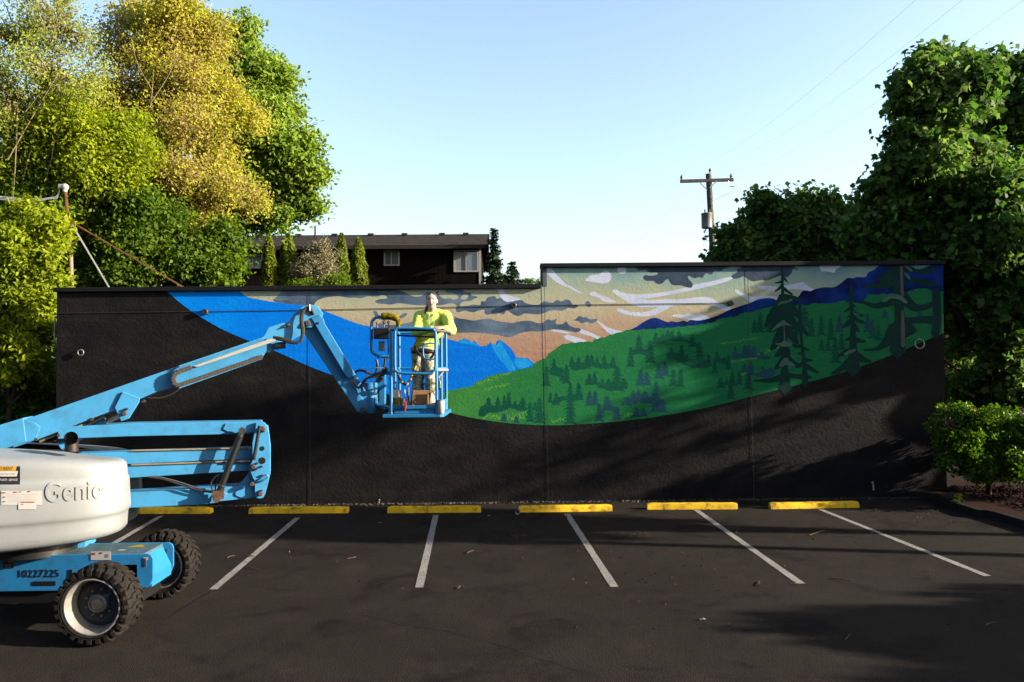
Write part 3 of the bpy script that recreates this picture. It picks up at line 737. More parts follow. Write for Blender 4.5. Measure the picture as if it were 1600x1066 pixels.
    C = fir([([(1330.5, 448), (1330, 470), (1332, 500), (1333, 530), (1333, 560), (1332, 577)], [2.5, 7, 6, 10, 16, 26]),
             ([(1331, 462), (1326, 468)], [5, 2]), ([(1331, 476), (1337, 479)], [5, 2]), ([(1331, 478), (1325, 484), (1320, 487)], [6, 4, 2]),
             ([(1331, 486), (1341, 492), (1350, 493)], [5, 5, 3]), ([(1330, 494), (1324, 495)], [5, 2]), ([(1333, 496), (1343, 502), (1351, 505)], [6, 6, 3]),
             ([(1331, 500), (1322, 508), (1317, 512)], [8, 7, 3]), ([(1333, 508), (1342, 518)], [10, 4]), ([(1332, 528), (1322, 531)], [10, 3]),
             ([(1335, 531), (1345, 533), (1352, 533)], [10, 6, 3]), ([(1331, 548), (1318, 552), (1309, 558)], [12, 8, 3]), ([(1336, 556), (1350, 562), (1361, 565)], [16, 9, 3]),
             ([(1328, 565), (1312, 578), (1300, 584)], [14, 8, 4])])
    D = fir([([(1398, 410), (1400, 440), (1404, 470), (1406, 500), (1404, 530), (1402, 549)], [16, 10, 14, 16, 22, 26]),
             ([(1400, 440), (1380, 445), (1362, 448), (1348, 448.5)], [16, 12, 6, 2.5]), ([(1400, 422), (1386, 432), (1372, 438)], [18, 12, 3]),
             ([(1404, 468), (1385, 474), (1368, 478), (1348, 472)], [14, 12, 8, 4]), ([(1410, 462), (1425, 478), (1440, 481), (1462, 474)], [18, 14, 10, 8]),
             ([(1414, 420), (1430, 423), (1446, 424), (1460, 418)], [8, 6, 8, 4]), ([(1412, 440), (1430, 438), (1445, 443), (1460, 444)], [4, 7, 9, 8]),
             ([(1412, 502), (1435, 500), (1458, 500)], [12, 10, 14]), ([(1416, 515), (1428, 516)], [26, 12]),
             ([(1396, 520), (1385, 535), (1370, 545), (1350, 547)], [24, 14, 6, 3]), ([(1396, 510), (1388, 528)], [14, 12])])
    E_ = fir([([(1463, 456), (1464, 500), (1461, 523)], [13, 13, 12])])
    for i, t in enumerate((A, B, C, D, E_)): mural('painted_fir', 'm_tree_black', t, .0052+.0012*i, .00005)
    tr = [stroke([(1408, 410), (1409, 440), (1410, 462)], [4.5, 4.5, 4.5]), stroke([(1410, 486), (1411, 515), (1411, 540)], [4, 5.5, 7]), stroke([(1225, 509), (1226, 533)], [1.6, 3])]
    murals('painted_trunk', 'm_trunk', tr, .0115)
    moss = [cm([(1205, 518), (1213, 508), (1221, 502), (1224, 500), (1232, 506), (1239, 510), (1226, 508), (1216, 512)]), cm([(1211, 537), (1220, 536), (1226, 533), (1237, 536), (1237, 540), (1226, 542), (1216, 540)]),
            cm([(1217, 572), (1222, 563), (1229, 559), (1234, 564), (1242, 571), (1238, 573), (1230, 570), (1222, 573)]), cm([(1215, 477), (1222, 471), (1234, 470), (1232, 473), (1222, 475)]),
            cm([(1378, 471), (1384, 464), (1396, 460), (1408, 462), (1418, 472), (1414, 474), (1404, 468), (1392, 467), (1384, 472)]), cm([(1411, 413), (1418, 421), (1425, 425), (1424, 420), (1414, 412)]),
            cm([(1412, 425), (1417, 434), (1422, 437), (1421, 431)]), cm([(1319, 553), (1326, 548), (1336, 545), (1337, 548), (1328, 553), (1321, 555)]), cm([(1332, 487), (1338, 490), (1344, 493), (1336, 492)])]
    murals('painted_moss', 'm_moss', moss, .0121)
    # caulked joints between the wall panels, and the surface conduit with its boxes
    for xs in ((484, 484.5), (850.5, 857), (1168, 1178.5)):
        ytop = 455 if xs[0] < 800 else (415 if xs[0] > 900 else 446)
        a = W(xs[0], ytop, .014); b = W(xs[1], 786, .014); mb = MB(); mb.beam(a, b, .008, .003, up=(0, 1, 0)); mb.build('panel_joint', 'conduit', bld)
    mb = MB(); p = [W(90, 489.5, .016), W(480, 484.5, .016), W(850, 477, .016), W(1136, 473.5, .016)]; mb.tube(p, .006, 8); mb.build('conduit', 'conduit', bld, smooth=60)
    for q in ((322, 487.5), (802.5, 477.5), (1141, 474)):
        mb = MB(); c = W(*q, .0); mb.lathe(c, (0, -1, 0), [(0, .062), (.075, .062), (.085, .05), (.085, .03), (.07, .028)], 20)
        mb.build('junction_box', 'conduit', bld, smooth=40)
    for q, r in (((126, 551), .06), ((1437, 537.5), .10)):
        c = W(*q, .06); ring = [c+np.array([math.cos(a), 0, math.sin(a)])*r for a in np.linspace(0, 2*math.pi, 24, endpoint=False)]
        mb = MB(); mb.tube(ring, .012, 8, closed=True); mb.cyl(c+np.array([0, .06, r]), c+np.array([0, -.01, r]), .012, 8)
        mb.build('wall_ring', 'galv', bld, smooth=60)
    mb = MB(); a = W(86, 495, -.05); b = W(85, 535, -.05); mb.tube([a+np.array([.05, 0, 0]), a, b, b+np.array([.05, 0, .0])], .014, 8); mb.build('ladder_rail', 'galv', bld)
    mb = MB(); mb.tube([W(592, 787, .05), W(592, 783, .05), W(593, 781, .09)], .016, 8); mb.build('hose_tap', 'galv', bld)
    mb = MB(); mb.tube([W(1365, 766, .03), W(1364.5, 758, .03), W(1363, 753, .05)], .018, 8); mb.build('standpipe', 'white_paint', bld)
paint_wall()
# ------------------------------------------------------------------ boom lift
lift = thing('boom_lift', (-5.4, 9.5, 0), 'blue and white articulated boom lift reaching across the parking lot', 'boom lift')
def lpoly(name, pts, n0, th, mat='lift_blue', parent=None, bev=.006, smooth=None):
    mb = MB(); mb.prism([LP(x, y, n0) for x, y in pts], -LN*th)
    return mb.build(name, mat, parent or lift, bevel=bev, smooth=smooth)
def ltube(name, pts, n, r, mat, parent=None, seg=10, sm=6):
    P = [LP(p[0], p[1], n if len(p) < 3 else p[2]) for p in pts]
    if len(P) > 2 and sm: P = catmull(P, sm)
    mb = MB(); mb.tube(P, r, seg); return mb.build(name, mat, parent or lift, smooth=50)
def pin(parent, x, y, n, r=.035, L=.05, mat='rust_bolt'):
    c = LP(x, y, n); mb = MB(); mb.lathe(c, LN, [(0, r), (L*.7, r), (L, r*.75)], 14); return mb.build('pivot_pin', mat, parent, smooth=40)

def wheel(cx, y0, side, front=True):
    """wheel with its outer face toward side (-1: camera); y0 = outer face"""
    Rw, Wd = .43, .36; ax = np.array([0, side, 0.0]); c = np.array([cx, y0-side*Wd, Rw])     # c = inner face centre
    w = MB(); w.lathe(c, ax, [(.02, .29), (0, .34), (.03, .385), (.07, .398), (Wd-.07, .398), (Wd-.03, .385), (Wd, .345), (Wd-.012, .335), (Wd, .325), (Wd-.02, .285)], 48, cap=False)
    ex = np.array([1.0, 0, 0]); ez = np.array([0, 0, 1.0])
    ty = w.build('tyre', 'rubber', lift, smooth=35)
    # chevron lugs, two staggered rows
    lug = MB(); nl = 25
    for row in (0, 1):
        for i in range(nl):
            a0 = 2*math.pi*(i+.5*row)/nl
            def P(da, d, r): 
                a = a0+da; return c+ax*d+(ex*math.cos(a)+ez*math.sin(a))*r
            if row == 0: path = [(0, -.006, .365), (.0, .045, .0), (.10, .10, 0), (.14, .185, 0)]
            else: path = [(0, Wd+.006, .365), (.0, Wd-.045, 0), (.10, Wd-.10, 0), (.14, Wd-.185, 0)]
            vs = []; hw = [.078, .078, .062, .052]
            for k, (da, d, rr) in enumerate(path):
                lo, hi = (.335, .392) if k == 0 else (.385, .418)
                for sgn in (-1, 1):
                    vs.append(P(da+sgn*hw[k], d, lo)); vs.append(P(da+sgn*hw[k]*.82, d, hi))
            fs = []
            for k in range(3):
                o = k*4; fs += [(o+1, o+5, o+7, o+3), (o, o+4, o+5, o+1), (o+2, o+3, o+7, o+6)]
            fs += [(0, 1, 3, 2), (12, 14, 15, 13)]
            lug.add(vs, fs)
    lug.build('tread_lugs', 'rubber', ty, bevel=.004)
    rm = MB(); rm.lathe(c, ax, [(Wd-.03, .300), (Wd-.006, .302), (Wd-.004, .288), (Wd-.03, .280), (Wd-.06, .262), (.12, .255)], 44, cap=False)
    rm.lathe(c, ax, [(.04, .30), (.02, .27), (.10, .255)], 44, cap=False)
    r = rm.build('rim', 'rim_white', lift, smooth=40)
    d = MB(); d.lathe(c, ax, [(.10, .256), (.155, .25), (.175, .20), (.165, .14), (.165, .0)], 40, cap=False)
    d.build('rim_disc', 'rim_disc', r, smooth=40)
    h = MB(); h.lathe(c, ax, [(.16, .10), (.235, .097), (.245, .085), (.235, .080), (.235, .062), (.255, .055), (.26, .0)], 28, cap=False)
    for k in range(9):
        a = 2*math.pi*k/9; q = c+ax*.165+(ex*math.cos(a)+ez*math.sin(a))*.145; h.lathe(q, ax, [(0, .014), (.03, .014), (.035, .008)], 6)
    h.build('hub', 'hub_metal', r, smooth=40)
    return ty

def chassis():
    Y1, Y2, Xe, zt, zb = 9.2, 9.80, -3.96, .84, .46
    X0 = -7.0
    # near and far side plates with rounded ends
    for y, th in ((Y1, .03), (Y2-.03, .03)):
        rr = .07; pts = [(X0, zt), (Xe-rr, zt)]+[(Xe-rr+rr*math.sin(a), zt-rr+rr*math.cos(a)) for a in np.linspace(.3, 1.57, 5)]
        pts += [(Xe, zb+.10), (Xe-.03, zb+.03), (Xe-.07, zb), (Xe-.18, zb), (Xe-.18, zt-.12), (Xe-.34, zt-.12), (Xe-.34, zb+.02), (-4.9, zb+.02), (-5.05, zb-.02), (X0, zb-.02)]
        mb = MB(); mb.prism([(x, y, z) for x, z in pts], (0, th, 0))
        pl = mb.build('side_plate', 'lift_blue_shaded', lift, bevel=.004)
        if y == Y1:
            for sx, sz, w, h in ((Xe-.09, zt-.095, .035, .10), (-4.885, .62, .045, .115)):
                s = MB(); s.box((sx, y-.001, sz), (w, .012, h)); s.build('lifting_slot', 'black_metal' if sx < -4.5 else 'steel', pl, bevel=.005)
            for sx in (-5.18, -5.85):
                s = MB(); s.box((sx, y-.001, .525), (.26, .012, .05)); s.build('fork_slot', 'black_metal', pl, bevel=.005)
        else:
            s = MB(); s.box((Xe-.10, y-.001, zt-.13), (.05, .012, .11)); s.build('lifting_slot', 'black_metal', pl, bevel=.005)
    mb = MB(); mb.box(((X0+Xe-.12)/2, (Y1+Y2)/2, zt-.02), (Xe-.12-X0, Y2-Y1-.062, .03)); dk = mb.build('deck', 'lift_deck', lift)
    c = np.array([-4.33, 9.62, zt-.003]); mb = MB(); mb.poly([c+np.array(q) for q in ((-.10, -.05, 0), (.12, -.04, 0), (.03, .07, 0), (-.02, .07, 0))]); mb.build('warning_mark', 'warn_yellow', dk)
    c = np.array([-4.42, 9.43, zt-.003]); mb = MB(); mb.poly([c+np.array(q) for q in ((-.05, -.02, 0), (.03, -.03, 0), (.05, .02, 0), (-.03, .03, 0))]); mb.build('scuffed_label', 'paper', dk)
    # sloping end plate between the side plates
    mb = MB(); mb.prism([(Xe-.14, Y1+.032, zt-.004), (Xe-.02, Y1+.032, zb+.12), (Xe-.02, Y1+.032, zb), (Xe-.16, Y1+.032, zb)], (0, Y2-Y1-.064, 0)); mb.build('end_plate', 'lift_blue_shaded', lift, bevel=.004)
    for ax_ in (-4.34, -6.4): mb = MB(); mb.box((ax_, 9.5, .44), (.20, 1.5, .16)); mb.build('axle', 'lift_blue_shaded', lift, bevel=.01)
    mb = MB(); mb.box((-5.4, 9.5, .40), (2.6, .5, .22)); mb.build('underframe', 'black_metal', lift)
    for cx in (-4.34, -6.4): wheel(cx, 8.58, -1); wheel(cx, 10.62, 1)
    # stencilled number and decals on the near plate
    v, f = text_mesh('10227225', .118, .0008, offset=.0006)
    w = v[:, 0].max()-v[:, 0].min(); a = U(29.5, 901, Y1-.004); b = U(92, 901, Y1-.004)
    s = (b[0]-a[0])/w
    P = np.stack([a[0]+(v[:, 0]-v[:, 0].min())*s, np.full(len(v), Y1-.004)-v[:, 2], U(60, 900, Y1)[2]-.012+v[:, 1]], 1)
    link_mesh('stencil_number', P, f, 'sticker_black', lift)
    def decal(x0, y0, x1, y1, mat, nm='decal', off=.004):
        a = U(x0, y0, Y1-off); b = U(x1, y1, Y1-off); mb = MB(); mb.box(((a[0]+b[0])/2, Y1-off, (a[2]+b[2])/2), (abs(b[0]-a[0]), .003, abs(b[2]-a[2]))); return mb.build(nm, mat, lift)
    decal(142, 862, 173, 875, 'sticker_white'); decal(143, 864, 149, 867, 'sticker_red', off=.007); decal(156, 863, 160, 865.5, 'sticker_red', off=.007)
    decal(5, 870, 21, 888, 'sticker_black'); decal(12, 875, 20, 879, 'print_grey', off=.007)
    for k in range(4): decal(7, 882+k*1.6, 19-3*(k % 2), 882.7+k*1.6, 'print_grey', off=.007)
    decal(165, 866, 170, 871, 'print_grey', off=.007); decal(224, 871, 231, 875, 'sticker_white')
chassis()

# turret covers -------------------------------------------------------
TA, TB, TN = 1.97, .68, .27          # half length, half width, inner offset of the cover
def cov(t, z, sgn=1):
    """point and outward normal of the hood at plan angle t (0 = nose, pi/2 = side), height z"""
    m = 3.5
    c, s = math.cos(t), math.sin(t)
    x = math.copysign(abs(c)**(2/m), c)*TA; y = abs(s)**(2/m)*TB
    nx = math.copysign(abs(c)**(2-2/m), c)/TA; ny = abs(s)**(2-2/m)/TB; L = math.hypot(nx, ny)+1e-9
    nx /= L; ny /= L
    u = min(max((x+.2)/2.2, 0), 1)
    zb, zt = .93+.10*u**2, 2.02-.13*u**2
    k = (z)                         # z is a 0..1 height
    prof = [(0, -.10), (.03, -.035), (.08, -.005), (.20, .0), (.27, .006), (.31, .03), (.36, .034), (.60, .022), (.72, .018), (.76, .0), (.80, -.004), (.88, -.008), (.93, -.02), (.965, -.05), (.99, -.11), (1.0, -.17)]
    ins = float(np.interp(k, [p[0] for p in prof], [p[1] for p in prof]))
    zz = zb+(zt-zb)*k
    px, py = x+nx*ins, y+ny*ins
    py = max(py, 0)
    P = T0+LU*px+LN*sgn*(TN+py); P = P+np.array([0, 0, zz])
    nn = LU*nx+LN*sgn*ny
    return P, nn
def turret():
    ks = [0, .03, .055, .08, .14, .20, .24, .27, .29, .31, .335, .36, .45, .60, .68, .72, .74, .76, .78, .80, .88, .93, .95, .965, .98, .99, 1.0]
    for sgn in (1, -1):
        mb = MB(); nt_ = 64; ts = [math.pi*i/nt_ for i in range(nt_+1)]
        for k in ks:
            for t in ts: mb.v.append(tuple(cov(t, k, sgn)[0]))
        q = nt_+1
        for i in range(len(ks)-1):
            for j in range(nt_):
                a = (i*q+j, i*q+j+1, (i+1)*q+j+1, (i+1)*q+j); mb.f.append(a if sgn < 0 else a[::-1])
        # crowned top and flat inner side
        o = len(mb.v); top0 = (len(ks)-1)*q
        for j in range(q):
            p = np.array(mb.v[top0+j]); rel = p-T0; s = rel @ LU; n = rel @ LN*sgn
            p2 = T0+LU*s*.86+LN*sgn*(TN+(n-TN)*.55)+np.array([0, 0, p[2]+.035]); mb.v.append(tuple(p2))
        o2 = len(mb.v)
        for j in range(q):
            p = np.array(mb.v[top0+j]); rel = p-T0; s = rel @ LU
            p2 = T0+LU*s*.80+LN*sgn*TN+np.array([0, 0, p[2]+.05]); mb.v.append(tuple(p2))
        for j in range(nt_):
            for A, B in ((top0, o), (o, o2)):
                a = (A+j, A+j+1, B+j+1, B+j); mb.f.append(a if sgn < 0 else a[::-1])
        mb.f.append(tuple([i*q for i in range(len(ks))]+[o, o2]+[o2+nt_, o+nt_]+[i*q+nt_ for i in range(len(ks)-1, -1, -1)]))
        mb.f.append(tuple(range(q)))
        cv = mb.build('turret_cover', 'lift_white', lift, smooth=42)
        if sgn == 1: near = cv
    mb = MB(); mb.box(T0+LU*(.2)+np.array([0, 0, 1.3]), (2.6, .50, 1.0), (LU, -LN, np.array([0, 0, 1.0]))); mb.build('turret_frame', 'lift_blue', lift)
    mb = MB(); mb.cyl((-5.45, 9.5, .82), (-5.45, 9.5, .95), .45, 32); mb.build('slew_ring', 'black_metal', lift, smooth=40)
    # map picture points to the near hood
    tt = np.linspace(.0, math.pi/2, 320); kk = np.linspace(.1, .92, 160); tab = []
    for t in tt:
        for k in kk:
            P = cov(t, k)[0]-CAMP; w = P @ _fw; tab.append((800+FPX*(P @ _rr)/w, 533-FPX*(P @ _uu)/w, t, k))
    tab = np.array(tab)
    def hood(px, py, off=.004):
        i = np.argmin((tab[:, 0]-px)**2+(tab[:, 1]-py)**2)
        # refine with local linear fit
        d = (tab[:, 0]-px)**2+(tab[:, 1]-py)**2; idx = np.argsort(d)[:7]; wgt = 1/(d[idx]+.05); t = (tab[idx, 2]*wgt).sum()/wgt.sum(); k = (tab[idx, 3]*wgt).sum()/wgt.sum()
        P, nn = cov(t, k); return P+nn*off
    def patch(name, x0, y0, x1, y1, mat, off=.005, sl=0.0, nx=10, ny=3):
        mb = MB()
        for j in range(ny+1):
            for i in range(nx+1):
                x = x0+(x1-x0)*i/nx; y = y0+(y1-y0)*j/ny
                mb.v.append(tuple(hood(x+sl*(y1-y)/(y1-y0+1e-9)*(i/nx), y, off)))
        for j in range(ny):
            for i in range(nx):
                a = j*(nx+1)+i; mb.f.append((a, a+nx+1, a+nx+2, a+1))
        return mb.build(name, mat, near)
    # embossed lettering
    v, f = text_mesh('Genie', 1.0, .5, .0, offset=.012)
    x0, x1 = v[:, 0].min(), v[:, 0].max(); y0 = v[:, 1].min(); y1 = v[:, 1].max()
    # subdivide nothing: letters follow the hood by their outlines
    P = []
    for q in v:
        px = 71+(q[0]-x0)/(x1-x0)*(161-71); base = 785.5-(px-71)/90*7.0; h = 33.0-(px-71)/90*3.5
        P.append(hood(px, base-(q[1]-y0)/(y1-y0)*h, .012 if q[2] > 0 else -.02))
    link_mesh('embossed_lettering', np.array(P), f, 'lift_white', near, bevel=.004)
    # rental sticker and warning labels
    patch('rental_sticker', -12, 719.5, 31.5, 757, 'sticker_black', .004, nx=8, ny=4)
    patch('sticker_band', -12, 727.5, 25, 735.5, 'sticker_yellow', .007, sl=1.6, nx=8)
    patch('sticker_band', -12, 736, 26.5, 744.5, 'sticker_white', .007, sl=2.0, nx=8)
    def label_text(body, px0, px1, yb, h, mat, off=.009, shear=0.0):
        v, f = text_mesh(body, 1.0, 0, offset=.006, shear=shear); a0, a1 = v[:, 0].min(), v[:, 0].max(); b0, b1 = v[:, 1].min(), v[:, 1].max()
        P = [hood(px0+(q[0]-a0)/(a1-a0)*(px1-px0), yb-(q[1]-b0)/(b1-b0)*h-(0), off) for q in v]
        link_mesh('sticker_text', np.array(P), f, mat, near)
    label_text('O-RENT', -1.5, 21.5, 734.5, 5.2, 'sticker_black', shear=.25)
    label_text('/ PARTS / SERVICE', -2, 28, 751.5, 3.6, 'sticker_white', shear=.2)
    for k, (a, b) in enumerate(((-2, 1), (2, 5.5), (6.5, 9), (10, 14), (16, 18), (19, 24))): patch('sticker_print', a, 740, b, 741, 'print_grey', .010, nx=2, ny=1)
    patch('warning_label', 2, 767, 66, 789, 'sticker_white', .005, nx=12)
    patch('warning_label', 29, 784.5, 57, 796, 'sticker_white', .009, nx=8)
    for a, b, y in ((3, 9, 769), (22, 28, 768), (31, 34, 767.6), (44, 48, 767), (33, 54, 783.8)): patch('label_heading', a, y, b, y+1.5, 'sticker_red', .012, nx=2, ny=1)
    for a, b, y in ((6, 9, 775.5), (6, 9, 782.5), (34, 37, 787)): patch('label_symbol', a, y, b, y+2, 'print_grey', .012, nx=2, ny=1)
    for k in range(5): patch('label_print', 13, 772+k*2.8, 60-5*(k % 3), 772.5+k*2.8, 'paper', .008, nx=6, ny=1)
    patch('hood_latch', 32, 850.5, 65, 857, 'black_metal', .012, nx=6)
    # exhaust elbow on the hood
    b0 = LP(112, 697, .62); c1 = b0+np.array([0, 0, .11]); mb = MB()
    path = [b0-np.array([0, 0, .06]), b0+np.array([0, 0, .03]), b0+np.array([.005, -.012, .07]), b0+np.array([.02, -.05, .095]), b0+np.array([.04, -.09, .10])]
    mb.tube(path, .072, 20, caps=False); mb.tube([p for p in path[::-1]], .062, 20, caps=False); mb.build('exhaust_pipe', 'pipe_brown', lift, smooth=60)
turret()

def arms():
    # folded risers
    a1 = lpoly('riser_arm', [(90, 668), (200, 662), (408, 658.5), (408, 676), (389, 678), (200, 682), (90, 686)], .16, .32)
    lpoly('riser_arm', [(120, 709), (203, 706), (378, 701), (395, 701), (395, 716.5), (203, 725.5), (120, 729)], .14, .28)
    lpoly('riser_arm', [(120, 731), (203, 728), (390, 721), (396, 721), (396, 735), (203, 747), (120, 752)], .14, .28)
    a4 = lpoly('riser_arm', [(120, 774), (203, 770), (321, 763), (372, 760), (380, 752), (390, 738), (408, 738), (408, 777), (335, 784.5), (326, 788), (201, 794), (120, 799)], .16, .32)
    for y0, y1 in ((704.5, 700.2), (726.8, 720.2)): ltube('grease_line', [(205, y0), (300, (y0+y1)/2), (388, y1)], .15, .012, 'tan_pipe', sm=0)
    ltube('rod', [(352, 722), (372, 721.5), (392, 721)], .17, .018, 'steel', sm=0)
    # gusset plates and end plate
    lpoly('gusset_plate', [(352, 662), (362, 660.5), (400, 660), (402, 676), (360, 677), (348, 671)], .178, .016)
    lpoly('gusset_plate', [(367, 770), (378, 760), (396, 756), (398, 777), (382, 780), (368, 775)], .178, .016)
    lpoly('gusset_plate', [(330, 778), (338, 768), (346, 766), (355, 772), (350, 780), (338, 786), (327, 787)], .178, .016)
    pl = lpoly('end_plate', [(400, 660), (408, 658.4), (414, 661), (418, 667), (421, 680), (422.5, 700), (422.5, 740), (418, 758), (414, 773), (411, 778), (406, 779.5), (400, 778), (398, 772), (397.5, 754), (394, 745), (389.5, 734), (390, 729), (394, 720), (394, 692), (399, 668)], .235, .035)
    lpoly('end_plate', [(400, 660), (408, 658.4), (418, 667), (422.5, 700), (422.5, 740), (414, 773), (406, 779.5), (398, 772), (389.5, 734), (394, 720), (394, 692)], -.20, .035)
    lpoly('end_web', [(405, 664), (417, 668), (421, 700), (421, 740), (412, 774), (404, 774), (415, 720)], .19, .38)
    for x, y, r in ((409.5, 720, .042), (409.5, 701, .030)):
        mb = MB(); mb.lathe(LP(x, y, .234), LN, [(0, r), (.004, r), (.004, 0)], 20, cap=False); mb.build('plate_hole', 'black_metal', pl)
    for x, y in ((411, 670), (396, 729.5), (407, 771), (394, 756), (379, 673)): pin(pl, x, y, .236, .030)
    for x, y in ((412.5, 673.5), (402, 724), (401, 733), (409, 729), (409, 766.5), (410, 743)): pin(pl, x, y, .236, .014, .03, 'steel')
    # sensor guard on the plate
    ltube('sensor_guard', [(399, 752, .25), (406, 748, .30), (416, 742, .32), (418, 746, .32), (410, 751, .31), (399, 755, .26)], .3, .012, 'lift_blue')
    # riser cylinder with its hoses
    top, botm = LP(378.6, 673, .30), LP(339, 779, .30); d = botm-top
    mb = MB(); mb.tube([top+d*.08, top+d*.90], .040, 18); cy = mb.build('riser_cylinder', 'black_metal', lift, smooth=50)
    mb = MB(); mb.tube([top, top+d*.10], .030, 14); mb.lathe(top-LN*.05, LN, [(0, .042), (.10, .042)], 16); mb.build('rod_end', 'steel', cy, smooth=40)
    mb = MB(); mb.lathe(botm-LN*.06, LN, [(0, .045), (.12, .045)], 16); mb.box(botm-d*.06, (.13, .10, .10), (LU, -LN, np.array([0, 0, 1.0]))); mb.build('cylinder_foot', 'rust_bolt', cy, smooth=40)
    mb = MB(); mb.tube([top+d*.80, top+d*.815], .046, 16); mb.build('clamp', 'steel', cy, smooth=40)
    ltube('hydraulic_hose', [(232, 745), (250, 746), (275, 752), (300, 760), (320, 766), (333, 768)], .22, .010, 'steel')
    ltube('hydraulic_hose', [(232, 746), (255, 749), (280, 757), (310, 766), (335, 770)], .24, .010, 'hose')
    ltube('hydraulic_hose', [(333, 768), (330, 757), (336, 746), (343, 742)], .27, .010, 'steel'); ltube('hydraulic_hose', [(337, 770), (337, 758), (342, 747), (344, 742)], .29, .009, 'hose')
    ltube('level_link', [(405.7, 665.5), (396.5, 719)], .29, .022, 'black_metal', sm=0)
    # main boom
    bo = lpoly('boom_section', [(-90, 694), (0, 664), (36, 653), (41, 690), (0, 704), (-90, 735)], .185, .37)
    b1 = lpoly('boom_section', [(20, 661), (42, 654.5), (276, 573), (281, 588), (275, 604), (242, 613.5), (180, 640), (56, 688), (20, 700)], .165, .33)
    lpoly('boom_seam', [(36, 654), (55, 661), (63, 668), (55, 688), (30, 694), (20, 690), (20, 660)], .178, .012)
    b2 = lpoly('boom_section', [(262, 578), (420, 524.5), (428, 546), (272, 603)], .13, .26)
    br = lpoly('cylinder_bracket', [(179, 637), (191.5, 612), (218, 622), (217, 629), (201, 654.5), (189, 658.5)], .20, .03)
    lpoly('cylinder_bracket', [(179, 637), (191.5, 612), (218, 622), (217, 629), (201, 654.5), (189, 658.5)], -.17, .03)
    pin(br, 195, 646, .202, .026); pin(br, 199, 639, .202, .016, .04, 'steel')
    ltube('boom_cylinder', [(196, 645), (165, 660)], .0, .032, 'steel', sm=0); ltube('boom_cylinder', [(167, 659), (95, 697)], .0, .055, 'lift_blue', sm=0)
    for a, b, n, r, m in (((62, 690), (128, 664), .10, .014, 'tan_pipe'), ((76, 690), (150, 658), .06, .012, 'black_metal'), ((85, 689), (166, 650), .12, .012, 'hose')): ltube('hydraulic_line', [a, b], n, r, m, sm=0)
    for x, y in ((58, 686), (93, 680), (144, 655), (225, 627), (295, 600)): pin(b1, x, y, .13, .022, .05, 'steel')
    ltube('hydraulic_hose', [(231, 622), (250, 622), (268, 616), (285, 604)], .10, .012, 'hose')
    # cable tray with chain on the near side of the boom
    tr = lpoly('cable_tray', [(266, 583), (280, 572.5), (412, 528), (416, 530), (416, 549), (409, 560), (280, 606), (272, 602)], .205, .03, bev=.003)
    lpoly('tray_edge', [(279, 604), (409, 558.5), (409, 561.5), (280, 607.5)], .26, .06, parent=None, bev=.002)
    lpoly('tray_edge', [(279, 571.5), (412, 526.5), (412, 529), (280, 574)], .235, .06, bev=.002)
    lpoly('chain_cover', [(301, 572.5), (423, 529), (431, 530.5), (430, 533.5), (309, 573.5)], .262, .04, 'white_paint', bev=.003)
    # individual chain links around the loop
    loop = [(300, 573.5), (290, 577), (280, 580.5), (273, 586), (271.5, 593), (274, 600), (281, 601.5), (295, 597), (330, 585), (370, 571), (404, 559.5), (409, 556)]
    P = catmull([LP(x, y, .24) for x, y in loop], 10); acc = [0]
    for a, b in zip(P[:-1], P[1:]): acc.append(acc[-1]+np.linalg.norm(b-a))
    nlk = int(acc[-1]/.034); ch = bpy.data.objects.new('cable_chain', None)
    first = None
    links = MB()
    for i in range(nlk):
        s = (i+.5)/nlk*acc[-1]; j = max(0, min(len(P)-2, int(np.searchsorted(acc, s))-1)); t = (s-acc[j])/(acc[j+1]-acc[j]+1e-9)
        p = P[j]+(P[j+1]-P[j])*t; e = (P[j+1]-P[j])/np.linalg.norm(P[j+1]-P[j]); nz = np.cross(e, LN)
        links.box(p, (.027, .05, .052), (e, -LN, nz)); links.box(p+e*.016+LN*.004, (.02, .045, .026), (e, -LN, nz))
    links.build('cable_chain', 'chain', lift, bevel=.003)
    bpy.data.objects.remove(ch)
    # boom head
    hd = lpoly('boom_head', [(409, 531), (420, 511.5), (437, 506), (452, 502.5), (455, 495), (463, 486), (474, 478.5), (486, 476), (497, 479), (505, 490), (502, 500), (486, 512), (476, 512), (474, 522), (458, 531), (440, 541), (420, 551), (412, 548)], .17, .03)
    lpoly('boom_head', [(409, 531), (420, 511.5), (437, 506), (452, 502.5), (463, 486), (474, 478.5), (486, 476), (497, 479), (505, 490), (502, 500), (486, 512), (474, 522), (440, 541), (420, 551)], -.14, .03)
    lpoly('head_web', [(424, 515), (450, 505), (465, 490), (478, 484), (484, 500), (465, 522), (440, 536), (424, 543)], .14, .27)
    for x, y, r in ((451, 508, .022), (445, 511, .010), (481, 505, .035)): pin(hd, x, y, .172, r, .04)
    ltube('rotator', [(430, 541), (446, 539)], .20, .045, 'black_metal', sm=0)
    for k, dn in enumerate((0, .022, -.02)):
        ltube('hydraulic_hose', [(427, 527+k, .24), (440, 529+k, .26), (455, 534+k*.8, .27), (466, 535, .27), (471.5+k*.6, 528, .26), (472+k, 515, .25), (470+k, 500, .24), (472+k, 488, .23), (479, 482-k*.5, .22), (486, 484, .2), (490, 492, .18)], .24+dn, .019, 'hose')
    ltube('hose_clip', [(483, 476), (484, 486)], .24, .014, 'steel', sm=0)
    # jib: two parallel links
    lpoly('jib_arm', [(470, 512), (476, 502), (484, 499), (489, 502), (574, 634), (573, 643), (566, 646.5), (558, 643)], .10, .20, 'lift_blue_shaded')
    lpoly('jib_arm', [(486, 497), (499, 491), (506, 499), (507, 505), (556, 586), (545, 591), (540, 587)], .19, .05, 'lift_blue_shaded')
